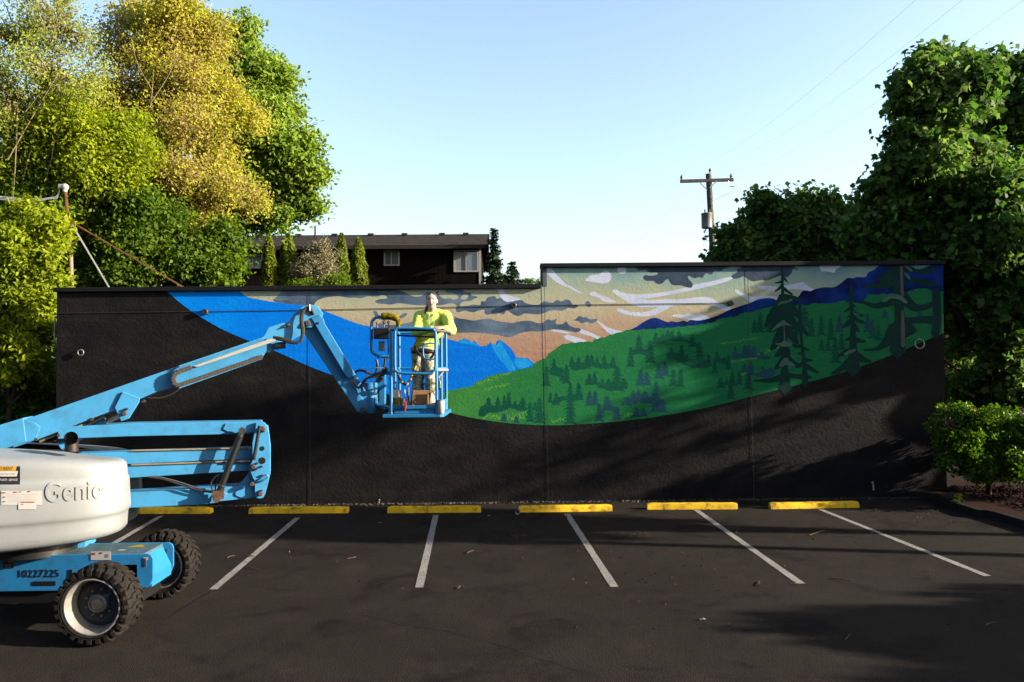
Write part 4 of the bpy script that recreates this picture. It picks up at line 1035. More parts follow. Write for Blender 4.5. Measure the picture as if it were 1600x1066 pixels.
    lpoly('jib_arm', [(488, 499), (499, 493), (556, 588), (545, 592)], -.14, .05, 'lift_blue_shaded')
    ltube('jib_cylinder', [(492, 506), (522, 556)], .02, .040, 'black_metal', sm=0); ltube('jib_cylinder', [(522, 556), (566, 628)], .02, .025, 'steel', sm=0)
    pin(lift, 497, 505, .19, .014, .02, 'black_metal'); pin(lift, 568, 640, .10, .034, .04, 'rust_bolt'); pin(lift, 481, 507, .172, .03, .05, 'steel')
    # rotator and basket mount
    lpoly('jib_foot', [(541, 588), (556, 586), (572, 612), (590, 622), (590, 640), (572, 644), (560, 628)], .09, .18, 'lift_blue_shaded')
    ltube('basket_rotator', [(578, 645), (578, 598)], .0, .10, 'lift_blue_shaded', sm=0, seg=20)
    for pts in ([(552, 592), (556, 581), (566, 579), (578, 584), (590, 586), (598, 582), (604, 574)], [(552, 596), (560, 606), (568, 598), (576, 590), (590, 588), (600, 583), (606, 576)], [(566, 612), (566, 600), (572, 592), (584, 589), (600, 586)], [(588, 562), (590, 572), (586, 584), (578, 592)], [(602, 560), (600, 574), (594, 586)]):
        ltube('control_cable', pts, .14, .016, 'black_metal')
    ltube('hose_guard', [(573, 590), (573, 576), (586, 575), (600, 575)], .2, .006, 'galv', sm=0)
arms()
# ------------------------------------------------------------------ basket (part of the lift)
BN, BF = 10.28, 11.30                # near and far side of the basket
ZF = float(U(640, 647, BN)[2])       # floor height
def basket():
    a = U(598, 647, BN); b = U(694, 647, BN); z0 = ZF
    xl, xr = a[0], b[0]
    sh = .03                          # far side sits slightly right
    mb = MB(); rr = .05
    pts = [(xl, BN-.03, z0), (xr-rr, BN-.03, z0), (xr-.015, BN-.012, z0), (xr, BN+rr, z0), (xr+sh, BF, z0), (xl+sh, BF, z0)]
    mb.prism([np.array(p)-np.array([0, 0, .045]) for p in pts], (0, 0, .045)); fl = mb.build('basket', 'lift_blue_shaded', lift, bevel=.006)
    def rail(name, pts, r=.017, mat='lift_blue_shaded', closed=False, sm=0):
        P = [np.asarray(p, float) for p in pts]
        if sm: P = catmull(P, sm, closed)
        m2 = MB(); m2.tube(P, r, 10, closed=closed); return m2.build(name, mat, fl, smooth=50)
    def near(x, y, Y=BN): return U(x, y, Y)
    zt = float(near(640, 516)[2])
    # corner posts (white-edged where the sun catches them)
    posts = {'nl': (611, BN), 'nr': (682, BN), 'fl': (624, BF), 'fr': (697, BF), 'ml': (617, 10.8), 'mr': (689.5, 10.8)}
    PX = {}
    for k, (x, y) in posts.items():
        X = float(U(x, 580, y)[0]); PX[k] = np.array([X, y, 0])
        rail('post', [(X, y, z0), (X, y, zt if k not in ('ml',) else zt-.02)], .02)
    def at(k, z): return PX[k]+np.array([0, 0, z])
    # top and mid rails on three sides
    for z, r in ((zt, .018), (zt-.50, .015)):
        rail('rail', [at('fl', z), at('fr', z)], r); rail('rail', [at('fl', z), at('ml', z), at('nl', z)], r)
        rail('rail', [at('fr', z), at('mr', z), at('nr', z)], r)
    rail('rail', [at('nl', zt), at('nr', zt)], .016, 'black_metal')
    # swing gate: rounded loop with a small inner loop
    g = [(624, 513), (672, 514), (678.5, 517), (680.5, 524), (680.5, 572), (677, 580), (670, 584), (628, 583), (620, 580), (617, 574), (617, 521), (619, 516)]
    rail('gate', [near(x, y, BN-.02) for x, y in g], .020, 'lift_blue_shaded', True, 4)
    g = [(666, 537.5), (679, 538), (679, 560), (666, 560.5), (662, 557), (661, 550), (661, 543), (663, 539)]
    rail('gate_loop', [near(x, y, BN-.03) for x, y in g], .011, 'lift_blue_shaded', True, 4)
    rail('rail', [near(617, 524, BN+.03), near(680, 527, BN+.03)], .012, 'black_metal')
    # toe boards
    m2 = MB(); A = near(611, 634); B = near(683, 634); m2.box(((A[0]+B[0])/2, BN, z0+.088), (B[0]-A[0], .022, .045)); m2.box(((A[0]+B[0])/2, BN+.012, z0+.034), (B[0]-A[0]-.06, .008, .062)); m2.build('toe_board', 'lift_blue_shaded', fl, bevel=.004)
    m2 = MB(); C = at('fl', 0); D = at('fr', 0); m2.box(((C[0]+D[0])/2, BF, z0+.075), (D[0]-C[0], .012, .15)); m2.build('toe_board', 'lift_blue_shaded', fl)
    for p, q in (('nl', 'fl'), ('nr', 'fr')): m2 = MB(); m2.beam(at(p, z0+.075), at(q, z0+.075), .012, .15); m2.build('toe_board', 'lift_blue_shaded', fl)
    # arm pad and handle on the right corner
    rail('arm_pad', [near(680, 517.5, BN-.02), near(699, 518.5, BN+.0), near(704, 519.5, BN+.02), near(704, 523, BN+.03)], .019, 'print_grey')
    rail('bracket', [near(684, 578.5, BN+.05), near(700, 578.5, BN+.1)], .022, 'white_paint'); rail('bracket', [near(685, 590, BN+.06), near(693, 580, BN+.08)], .010, 'white_paint')
    # control station hung on the mount side, with its guard hoop and foam wrap
    hoop = [(612, 557), (596, 557), (585, 553), (580.5, 544), (580.5, 508), (584, 499), (592, 495.5), (612, 496), (619, 499), (622, 506), (621, 516)]
    rail('control_guard', [U(x, y, 10.62) for x, y in hoop], .021, 'lift_blue_shaded', sm=5)
    fo = catmull([U(x, y, 10.60) for x, y in ((596, 494.5), (606, 494), (616, 496), (621.5, 500), (623, 508), (621, 516))], 5)
    m2 = MB(); m2.tube(fo, [.040, .046]+[.048]*(len(fo)-14)+[.036]*11+[.028], 12); m2.build('foam_wrap', 'foam_yellow', fl, smooth=60)
    c = U(597.5, 521.5, 10.64); m2 = MB(); m2.box(c, (.215, .18, .145)); cb = m2.build('control_box', 'black_metal', fl, bevel=.012)
    for x, y, r in ((589.5, 509, .018), (600, 507, .022), (607, 507.5, .020)):
        p = U(x, y, 10.6); m3 = MB(); m3.cyl(p-np.array([0, 0, .04]), p+np.array([0, 0, .02]), r*.45, 10); m3.ball(p+np.array([0, 0, .03]), r*1.1, 12, 8); m3.build('joystick', 'print_grey', fl, smooth=60)
    c = U(596.5, 541, 10.66); m2 = MB(); m2.box(c, (.075, .09, .13)); m2.build('switch_box', 'print_grey', fl, bevel=.008)
    for pts in ([(592, 556), (589, 566), (588, 577)], [(600, 556), (601, 568), (598, 580)], [(606, 530), (607, 548), (604, 562), (600, 574)]):
        rail('control_cable', [U(x, y, 10.7) for x, y in pts], .008, 'black_metal', sm=4)
    # mounting frame between jib and basket
    m2 = MB(); m2.beam(U(596, 577, 10.72), U(595, 640, 10.72), .12, .13, up=(0, 1, 0)); m2.beam(U(596, 583, 10.66), U(612, 583, 10.5), .05, .05); m2.beam(U(596, 636, 10.66), U(612, 640, 10.4), .06, .06); m2.build('mount_frame', 'lift_blue_shaded', fl, bevel=.006)
    m2 = MB(); m2.beam(U(578, 606, 10.66), U(598, 590, 10.66), .03, .05); m2.beam(U(578, 606, 10.7), U(596, 606, 10.7), .05, .05); m2.box(U(586, 618, 10.72), (.15, .16, .16)); m2.beam(U(580, 632, 10.66), U(604, 641, 10.4), .03, .03); m2.build('mount_bracket', 'black_metal', fl, bevel=.006)
    # lanyard clipped to the post
    P = catmull([U(616, 572, 10.5), U(621, 583, 10.5), U(627, 596, 10.5), (U(634, 601, 10.5)), U(640, 596, 10.55), U(645, 583, 10.62), U(650, 572, 10.68)], 5)
    seg = 3
    for i in range(0, len(P)-1, seg):
        m3 = MB(); m3.tube(P[i:i+seg+1], .015, 8); m3.build('lanyard_band', 'harness_yellow' if (i//seg) % 2 else 'harness_black', fl, smooth=50)
basket()

def basket_items():
    zf = ZF
    # paint bucket
    c = U(620, 630, 10.44); c[2] = zf; mb = MB(); mb.lathe(c, (0, 0, 1), [(0, .068), (.20, .078), (.205, .082), (.21, .078), (.195, .072), (.185, .0)], 24)
    o = thing('paint_bucket', c, 'grey paint bucket standing in the basket below the lanyard', 'bucket'); mb.build('pail', 'galv', o, smooth=40)
    m2 = MB(); m2.lathe(c, (0, 0, 1), [(.12, .0735), (.12, .0755), (.195, .0795), (.195, .0775)], 24, cap=False); m2.build('drip', 'foam_yellow', o, smooth=40)
    m2 = MB(); m2.tube([c+np.array([math.cos(a)*.075, -.02-.04*math.sin(a), .205-.06*math.sin(a)]) for a in np.linspace(0, math.pi, 9)], .003, 6); m2.build('handle', 'steel', o)
    # open tray of tools on top of the bucket
    c2 = c+np.array([-.005, 0, .212]); mb = MB(); mb.box(c2+np.array([0, 0, .045]), (.13, .10, .09), (np.array([.98, .17, 0]), np.array([-.17, .98, 0]), np.array([0, 0, 1.])))
    tag(mb.build('small_carton', 'paper', bevel=.004), 'small pale carton lying on top of the grey paint bucket', 'carton')
    # jar of brushes
    c = U(639, 632, 10.42); c[2] = zf; o = thing('brush_jar', c, 'cream jar holding paint brushes beside the cardboard box', 'jar'); mb = MB()
    mb.lathe(c, (0, 0, 1), [(0, .038), (.15, .046), (.15, .042), (.01, .035)], 18); mb.build('jar', 'paper', o, smooth=40)
    for dx, dy, L, mt in ((-.06, 0, .32, 'sticker_white'), (.05, .01, .36, 'cardboard'), (.07, -.01, .30, 'paper'), (-.02, .02, .28, 'green_label'), (.0, -.02, .34, 'tan_pipe')):
        m2 = MB(); m2.tube([c+np.array([dx*.2, dy, .02]), c+np.array([dx, dy*2, L])], [.006, .009], 8); m2.build('brush', mt, o, smooth=50)
    # red clip on the toe board
    p = U(633, 633, BN-.03); mb = MB(); mb.box(p, (.03, .03, .09)); mb.box(p+np.array([0, 0, -.06]), (.018, .02, .05)); mb.box(p+np.array([-.012, 0, .06]), (.014, .02, .04))
    tag(mb.build('red_clip', 'sticker_red', bevel=.004), 'small red spring clip pinched on the basket toe board', 'clip')
    # cardboard box with two printed arrows and open flaps
    c = U(657, 627, 10.40); c[2] = zf; o = thing('cardboard_box', c, 'brown cardboard box with printed arrows at the painter\'s feet', 'box'); w, d, h = .20, .17, .245
    mb = MB(); t = .005
    for q, s in (((0, -d/2, h/2), (w, t, h)), ((0, d/2, h/2), (w, t, h)), ((-w/2, 0, h/2), (t, d-.011, h)), ((w/2, 0, h/2), (t, d-.011, h)), ((0, 0, .004), (w-.011, d-.011, t))): mb.box(c+np.array(q), s)
    bx = mb.build('carton', 'cardboard', o)
    for sx in (-1, 1):
        m2 = MB(); a = c+np.array([sx*.015, -d/2-.004, .115]); P = [a, a+np.array([sx*.055, 0, .035]), a+np.array([sx*.02, 0, .085])]
        m2.tube(catmull(P, 4), .0045, 6); m2.build('printed_arrow', 'sticker_black', bx)
    m2 = MB(); m2.poly([c+np.array(q) for q in ((-w/2, d/2, h), (w/2, d/2, h), (w/2+.01, d/2+.05, h+.05), (-w/2-.01, d/2+.05, h+.05))]); m2.poly([c+np.array(q) for q in ((w/2, -d/2, h), (w/2, d/2, h), (w/2+.07, d/2, h+.03), (w/2+.07, -d/2, h+.03))]); m2.build('flap', 'cardboard', bx)
    # crumpled rag and papers
    c = U(674, 626, 10.45); c[2] = zf; mb = MB(); k = 12; vs = []
    for j in range(7):
        for i in range(k):
            a = 2*math.pi*i/k; r = .085*(1-.11*j)*random.uniform(.75, 1.15); vs.append(c+np.array([math.cos(a)*r, math.sin(a)*r*.8, .042*j*random.uniform(.85, 1.1)]))
    fs = [(j*k+i, j*k+(i+1) % k, (j+1)*k+(i+1) % k, (j+1)*k+i) for j in range(6) for i in range(k)]+[tuple(6*k+i for i in range(k))]
    mb.add(vs, fs); tag(mb.build('drop_cloth', 'paper', smooth=70), 'crumpled white drop cloth heaped beside the cardboard box', 'cloth')
    # white tumbler at the corner of the basket floor
    c = U(689, 640, BN-.0); c[2] = zf; o = thing('tumbler', c, 'white metal tumbler standing on the outer corner of the basket floor', 'tumbler')
    mb = MB(); mb.lathe(c, (0, 0, 1), [(0, .040), (.004, .043), (.16, .046), (.165, .043), (.155, .040), (.15, 0)], 24); mb.build('cup', 'white_paint', o, smooth=40)
    m2 = MB(); m2.lathe(c, (0, 0, 1), [(.166, .044), (.178, .040), (.18, .0)], 20); m2.build('lid', 'print_grey', o, smooth=40)
    # spray bottle hung on the right posts
    c = U(686.5, 609, 10.36); o = thing('spray_bottle', c, 'dark spray bottle with green band hung on the right basket posts', 'bottle')
    mb = MB(); mb.lathe(c, (0, 0, 1), [(0, .024), (.005, .028), (.10, .028), (.13, .012), (.15, .012)], 16); mb.build('bottle', 'black_metal', o, smooth=40)
    m2 = MB(); m2.lathe(c, (0, 0, 1), [(.02, .0285), (.02, .030), (.075, .030), (.075, .0285)], 16, cap=False); m2.build('label_band', 'green_label', o, smooth=40)
    m2 = MB(); m2.box(c+np.array([0, -.015, .16]), (.022, .06, .03)); m2.build('trigger_head', 'paper', o, bevel=.004)
basket_items()

# ------------------------------------------------------------------ the painter
def painter():
    zf = ZF
    def J(x, y, Y): return U(x, y, Y)
    prim = []                        # (a, b, ra, rb, flat, label)
    def cap(a, b, ra, rb, lab): prim.append((np.asarray(a, float), np.asarray(b, float), ra, rb, lab))
    head = J(674.5, 470, 10.70); neck = J(675, 486, 10.78); chest = J(674.5, 503, 10.80); belly = J(667.5, 528, 10.84); pel = J(662.5, 549, 10.86)
    sR, sL = J(655.5, 494, 10.83), J(697, 494, 10.78)
    eR, eL = J(649.5, 519, 10.60), J(705, 517, 10.58)
    wR, wL = J(674, 514.5, 10.36), J(693, 513.5, 10.34)
    ez = np.array([0, 0, 1.0]); ex = np.array([1.0, 0, 0]); ey = np.array([0, 1.0, 0])
    m = MB()
    def capsule(a, b, ra, rb, lab, sx=1.0):
        a = np.asarray(a, float); b = np.asarray(b, float); L = np.linalg.norm(b-a); d = (b-a)/L; pr = []
        for i in range(6): t = math.pi/2*(1-i/5); pr.append((-ra*math.sin(t), ra*math.cos(t)+1e-4))
        for i in range(6): t = math.pi/2*i/5; pr.append((L+rb*math.sin(t), rb*math.cos(t)+1e-4))
        m.lathe(a, d, pr, 18); cap(a, b, ra, rb, lab)
    def blob(c, r, lab, n=None):
        m.ball(c, r, 22, 14); c = np.asarray(c, float); r = np.asarray(r, float)*np.ones(3)
        prim.append((c, c+ez*1e-4, r, r, lab))
    # head: skull, jaw, cheeks, nose, ears
    blob(head+ez*.022, (.073, .092, .092), 'skin'); blob(head+np.array([0, -.022, -.045]), (.056, .066, .062), 'skin')
    blob(head+np.array([0, -.038, -.085]), (.032, .038, .028), 'skin')
    for s in (-1, 1):
        blob(head+np.array([s*.034, -.058, -.028]), (.026, .026, .028), 'skin'); blob(head+np.array([s*.073, .012, -.012]), (.010, .022, .032), 'skin')
    capsule(head+np.array([0, -.088, .010]), head+np.array([0, -.103, -.022]), .009, .014, 'skin')
    capsule(neck-ez*.02, head-ez*.03+ey*.015, .056, .052, 'skin')
    # torso in a loose hoodie
    blob(chest+ez*.03, (.185, .115, .15), 'hoodie'); blob(chest-ez*.09, (.17, .118, .17), 'hoodie'); blob(belly, (.165, .122, .16), 'hoodie'); blob(belly-ez*.09, (.170, .126, .09), 'hoodie')
    capsule(sR, neck+np.array([-.03, .01, -.035]), .075, .065, 'hoodie'); capsule(sL, neck+np.array([.03, .01, -.035]), .075, .065, 'hoodie')
    capsule(sR, eR, .080, .066, 'hoodie'); capsule(sL, eL, .080, .066, 'hoodie')
    capsule(eR, wR, .064, .044, 'hoodie'); capsule(eL, wL+ex*.02, .064, .044, 'hoodie')
    # hood lying on the shoulders
    for a in np.linspace(-2.6, 2.6, 11):
        p = neck+np.array([math.sin(a)*.095, .03+math.cos(a)*.055, .0+.018*math.cos(a)]); blob(p, (.034, .036, .030), 'hoodie')
    # hips and legs in loose trousers
    hR, hL = pel+np.array([-.075, 0, -.06]), pel+np.array([.065, 0, -.06])
    kR = J(653, 594, 10.82); kL = J(673, 593, 10.76)
    aR = np.array([J(655, 630, 10.84)[0], 10.86, zf+.10]); aL = np.array([J(674, 630, 10.78)[0], 10.80, zf+.10])
    blob(pel, (.158, .115, .10), 'pants')
    capsule(hR, kR, .100, .078, 'pants'); capsule(hL, kL, .100, .078, 'pants'); capsule(kR, aR, .076, .066, 'pants'); capsule(kL, aL, .076, .066, 'pants')
    for a in (aR, aL):
        capsule(a+np.array([0, .03, -.055]), a+np.array([.01, -.11, -.068]), .042, .036, 'shoe'); blob(a+np.array([.0, .02, -.03]), (.045, .055, .05), 'shoe')
    # hands folded over each other on the arm pad; palms and five fingers each
    def hand(w, d, side, up):
        d = np.asarray(d, float); d /= np.linalg.norm(d); up = np.asarray(up, float); up -= d*(up @ d); up /= np.linalg.norm(up); lat = np.cross(up, d)*side
        p0 = w+d*.025; p1 = w+d*.088
        for k in (-1, 0, 1): capsule(p0+lat*k*.016, p1+lat*k*.022, .019, .016, 'skin')
        for k, L in zip((-1.5, -.5, .5, 1.5), (.060, .072, .068, .054)):
            r0 = p1+lat*k*.0195; r1 = r0+d*L*.5+up*.004; r2 = r1+d*L*.28-up*L*.34; r3 = r2-up*L*.38-d*L*.10
            capsule(r0, r1, .0098, .0092, 'skin'); capsule(r1, r2, .0092, .0086, 'skin'); capsule(r2, r3, .0086, .0075, 'skin')
        t0 = w+d*.04-lat*.024; t1 = t0+d*.036-lat*.024; t2 = t1+d*.034-lat*.004-up*.01
        capsule(t0, t1, .0125, .011, 'skin'); capsule(t1, t2, .011, .009, 'skin')
    hand(wR, (.9, -.10, .05), 1, (.1, -.35, .9)); hand(wL+np.array([.01, -.02, .012]), (-.93, -.16, -.02), -1, (0, -.35, .9))
    # voxel-merge into one continuous body
    me = bpy.data.meshes.new('tmp'); me.from_pydata(m.v, [], m.f); me.validate()
    o = bpy.data.objects.new('tmp', me); COL.objects.link(o)
    md = o.modifiers.new('r', 'REMESH'); md.mode = 'VOXEL'; md.voxel_size = .0072
    sm = o.modifiers.new('s', 'SMOOTH'); sm.factor = .5; sm.iterations = 6
    dg = bpy.context.evaluated_depsgraph_get(); dg.update()
    me2 = bpy.data.meshes.new_from_object(o.evaluated_get(dg)); bpy.data.objects.remove(o)
    V = np.empty(len(me2.vertices)*3); me2.vertices.foreach_get('co', V); V = V.reshape(-1, 3)
    F = [tuple(p.vertices) for p in me2.polygons]
    # label every vertex by its nearest form
    D = np.full((len(prim), len(V)), 9.0)
    for i, (a, b, ra, rb, lab) in enumerate(prim):
        if hasattr(ra, '__len__'):
            q = (V-a)/ra; D[i] = (np.linalg.norm(q, axis=1)-1)*ra.min()
        else:
            d = b-a; L2 = d @ d; t = np.clip(((V-a) @ d)/L2, 0, 1); D[i] = np.linalg.norm(V-a-t[:, None]*d, axis=1)-(ra+(rb-ra)*t)
    labs = ['skin', 'hoodie', 'pants', 'shoe']; li = np.array([labs.index(p[4]) for p in prim]); best = li[np.argmin(D, axis=0)]
    # cloth folds
    amp = {1: .006, 2: .006}
    me2.vertices.foreach_get('co', V.reshape(-1)) if False else None
    nrm = np.empty(len(me2.vertices)*3); me2.vertices.foreach_get('normal', nrm); nrm = nrm.reshape(-1, 3)
    for i in range(len(V)):
        A = amp.get(int(best[i]))
        if A:
            p = V[i]; q = Vector((p[0]*7+p[2]*6, p[1]*7, p[2]*13-p[0]*5)); V[i] = p+nrm[i]*A*(abs(mnoise.noise(q))*2.4-.6)
    bpy.data.meshes.remove(me2)
    org = np.array([pel[0], pel[1], zf])
    root = thing('person', org, 'painter in yellow-green hoodie and paint-spattered trousers leaning on the basket rail', 'person')
    body = link_mesh('body', V, F, ['skin', 'hoodie', 'pants', 'shoe'], root, smooth=80)
    mi = np.array([int(np.bincount(best[list(f)]).argmax()) for f in F], dtype=np.int32)
    body.data.polygons.foreach_set('material_index', mi)
    # hair: swept back, parted in the middle, tied low
    hm = MB(); hc = head+np.array([0, .012, .026]); k = 26; rows = 14; vs = []; fs = []
    for j in range(rows):
        th = math.pi*.62*j/(rows-1)
        for i in range(k):
            a = 2*math.pi*i/k; front = max(0.0, -math.sin(a))
            th2 = th*(1-.50*front**1.1)
            wob = 1+.02*math.sin(a*9+j)
            vs.append(hc+np.array([math.sin(th2)*math.cos(a)*.079*wob, math.sin(th2)*math.sin(a)*.098*wob, math.cos(th2)*.096*wob]))
    for j in range(rows-1):
        for i in range(k): fs.append((j*k+i, (j+1)*k+i, (j+1)*k+(i+1) % k, j*k+(i+1) % k))
    hm.add(vs, fs); hm.tube(catmull([head+np.array([-.03, .085, -.02]), head+np.array([-.06, .09, -.08]), head+np.array([-.078, .06, -.13]), head+np.array([-.085, .02, -.17])], 5), [.03]*8+[.026]*4+[.02]*3+[.012], 10)
    hm.build('hair', 'hair', root, smooth=70)
    for s in (-1, 1):
        e = MB(); e.ball(head+np.array([s*.029, -.083, .010]), (.011, .006, .006), 10, 6); e.build('eye', 'eye', root, smooth=60)
        e = MB(); e.tube([head+np.array([s*.016, -.092, .026]), head+np.array([s*.030, -.091, .031]), head+np.array([s*.046, -.080, .026])], .0042, 6); e.build('eyebrow', 'hair', root, smooth=60)
    e = MB(); e.tube([head+np.array([-.024, -.086, -.050]), head+np.array([-.010, -.094, -.055]), head+np.array([.010, -.094, -.055]), head+np.array([.024, -.086, -.050])], [.003, .006, .006, .003], 8); e.build('mouth', 'lips', root, smooth=60)
    for s in (-1, 1):
        e = MB(); a = neck+np.array([s*.028, -.085, -.045]); e.tube(catmull([a, a+np.array([s*.008, -.035, -.07]), a+np.array([s*.004, -.045, -.15]), a+np.array([-s*.006, -.045, -.20])], 4), .0055, 6); e.build('drawstring', 'paper', root, smooth=50)
    # work belt, undershirt hem and fall-arrest straps
    bel = [pel+np.array([math.cos(a)*.172, math.sin(a)*.13, .035+.01*math.sin(3*a)]) for a in np.linspace(0, 2*math.pi, 28, endpoint=False)]
    e = MB(); e.tube(bel, .020, 8, closed=True); e.build('undershirt_hem', 'undershirt', root, smooth=60)
    bel = [p-np.array([0, 0, .045])+np.array([.005, 0, 0]) for p in bel]; e = MB(); e.tube(bel, .014, 8, closed=True); e.build('belt', 'harness_black', root, smooth=60)
    def strap(pts, r=.016, mat='harness_yellow', nm='harness_strap'):
        e = MB(); P = catmull(pts, 5); e.tube(P, r, 8); e.build(nm, mat, root, smooth=60)
    strap([J(661, 517, 10.68), J(654, 529, 10.70), J(648, 541, 10.70), J(651, 550, 10.70), J(658, 556, 10.70)])
    strap([J(648, 541, 10.69), J(652, 549, 10.69), J(660, 558, 10.69), J(664, 566, 10.70)], .014, 'harness_black')
    strap([J(680, 548, 10.70), J(676, 556, 10.69), J(671, 563, 10.70)], .018, 'harness_black')
    for kk in (aR, aL):
        e = MB(); c = kk+np.array([0, -.0, .26]); e.tube([c+np.array([math.cos(a)*.085, math.sin(a)*.085, .012*math.cos(a)]) for a in np.linspace(0, 2*math.pi, 20, endpoint=False)], .010, 6, closed=True); e.build('leg_band', 'harness_black', root, smooth=60)
painter()
# ------------------------------------------------------------------ background: apartment house, poles, mast
def apartment():
    Y = 42.0
    def A(x, y, dY=0.0): return U(x, y, Y+dY)
    xl, xr = A(250, 400)[0], A(750.5, 400)[0]; ze = float(A(560, 385.5)[2]); zr = ze+1.35
    house = thing('apartment_house', ((xl+xr)/2, Y+4, 0), 'dark brown two-storey apartment house with shingled roof behind the wall', 'building')
    mb = MB(); mb.box(((xl+xr)/2, Y+4.5, ze/2), (xr-xl, 9, ze)); mb.build('walls', 'siding', house)
    # vertical siding boards on the upper storey seen over the wall
    x = xl+.3; bd = None; zlo = float(A(560, 450)[2])-.3
    while x < xr-.15:
        if bd is None:
            m2 = MB(); m2.box((x, Y-.012, (zlo+ze)/2), (.20, .022, ze-zlo)); bd = m2.build('siding_board', 'siding', house)
        else:
            c = bd.copy(); COL.objects.link(c); c.parent = house; c.location = (x-xl-.3, 0, 0)
        x += .215
    # gable roof, ridge along the house, with overhangs
    ov = .75; x0, x1 = xl-.5, float(A(762, 380)[0])
    mb = MB(); mb.prism([(x0, Y-ov, ze-.06), (x0, Y+4.5, zr), (x0, Y+9+ov, ze-.06), (x0, Y+9+ov, ze-.20), (x0, Y+4.5, zr-.16), (x0, Y-ov, ze-.20)], (x1-x0, 0, 0)); rf = mb.build('roof', 'shingle', house)
    mb = MB(); mb.box(((x0+x1)/2, Y-ov-.02, ze-.14), (x1-x0, .04, .20)); mb.build('gutter', 'fascia', rf)
    mb = MB(); mb.prism([(x1+.002, Y-ov, ze-.30), (x1+.002, Y-ov, ze-.05), (x1+.002, Y+4.5, zr+.01), (x1+.002, Y+4.5, zr-.24)], (.05, 0, 0)); mb.build('rake_board', 'siding', rf)
    rows = 9
    for k in range(rows):       # shingle courses
        t0 = k/rows; y = Y-ov+(4.5+ov)*t0; z = ze-.06+(zr-ze+.06)*t0
        m2 = MB(); m2.box(((x0+x1)/2, y+.02, z+.012), (x1-x0-.02, .06, .025)); m2.build('shingle_course', 'shingle', rf)
    for px in (467, 523.6, 580, 632.5, 691, 728):
        p = A(px, 368.5, 4.0); yv = Y+3.9; zz = ze-.06+(zr-ze+.06)*((yv-Y+ov)/(4.5+ov)); m2 = MB(); m2.box((p[0], yv, zz+.05), (.34, .34, .16)); m2.build('roof_vent', 'fascia', rf, bevel=.03)
    p = A(493, 367, 3.5); m2 = MB(); m2.cyl((p[0], Y+3.4, ze+.6), (p[0], Y+3.4, zr+.35), .05, 10); m2.build('vent_pipe', 'fascia', rf)
    mb = MB(); a = A(749.3, 386, 0); mb.box((xr-.02, Y-.03, (zlo+ze)/2-.1), (.12, .05, ze-zlo)); mb.build('corner_board', 'vinyl', house)
    def window(px0, py0, px1, py1, split, blind):
        a = A(px0, py1); b = A(px1, py0); cx, cz = (a[0]+b[0])/2, (a[2]+b[2])/2; w, h = b[0]-a[0], b[2]-a[2]; fr = .07
        m2 = MB()
        for q, s in (((0, h/2-fr/2), (w, fr)), ((0, -h/2+fr/2), (w, fr)), ((-w/2+fr/2, 0), (fr, h-2*fr-.002)), ((w/2-fr/2, 0), (fr, h-2*fr-.002)), ((split*w, 0), (fr*.8, h-2*fr-.002))): m2.box((cx+q[0], Y-.05, cz+q[1]), (s[0], .09, s[1]))
        wd = m2.build('window', 'vinyl', house)
        m3 = MB(); m3.box((cx-(w/2-split*w)/2, Y-.03, cz), ((split+.5)*w-fr*1.4, .02, h-2*fr)); m3.build('pane', 'glass', wd)
        m3 = MB(); m3.box((cx+(split*w+w/2)/2, Y-.03, cz), ((.5-split)*w-fr*1.4, .02, h-2*fr)); m3.build('pane', 'glass', wd)
        if blind:
            n = 16; m3 = MB()
            for i in range(n): m3.box((cx-(w/2-split*w)/2, Y-.046, cz-h/2+fr+(h-2*fr)*(i+.5)/n), ((split+.5)*w-fr*1.8, .006, (h-2*fr)/n*.8))
            m3.build('blind', 'blind', wd)
    window(600, 391.4, 624.4, 415.7, -.02, False); window(709, 391, 747.5, 425.5, 0, True); window(380, 398, 411, 420, .0, True)
apartment()

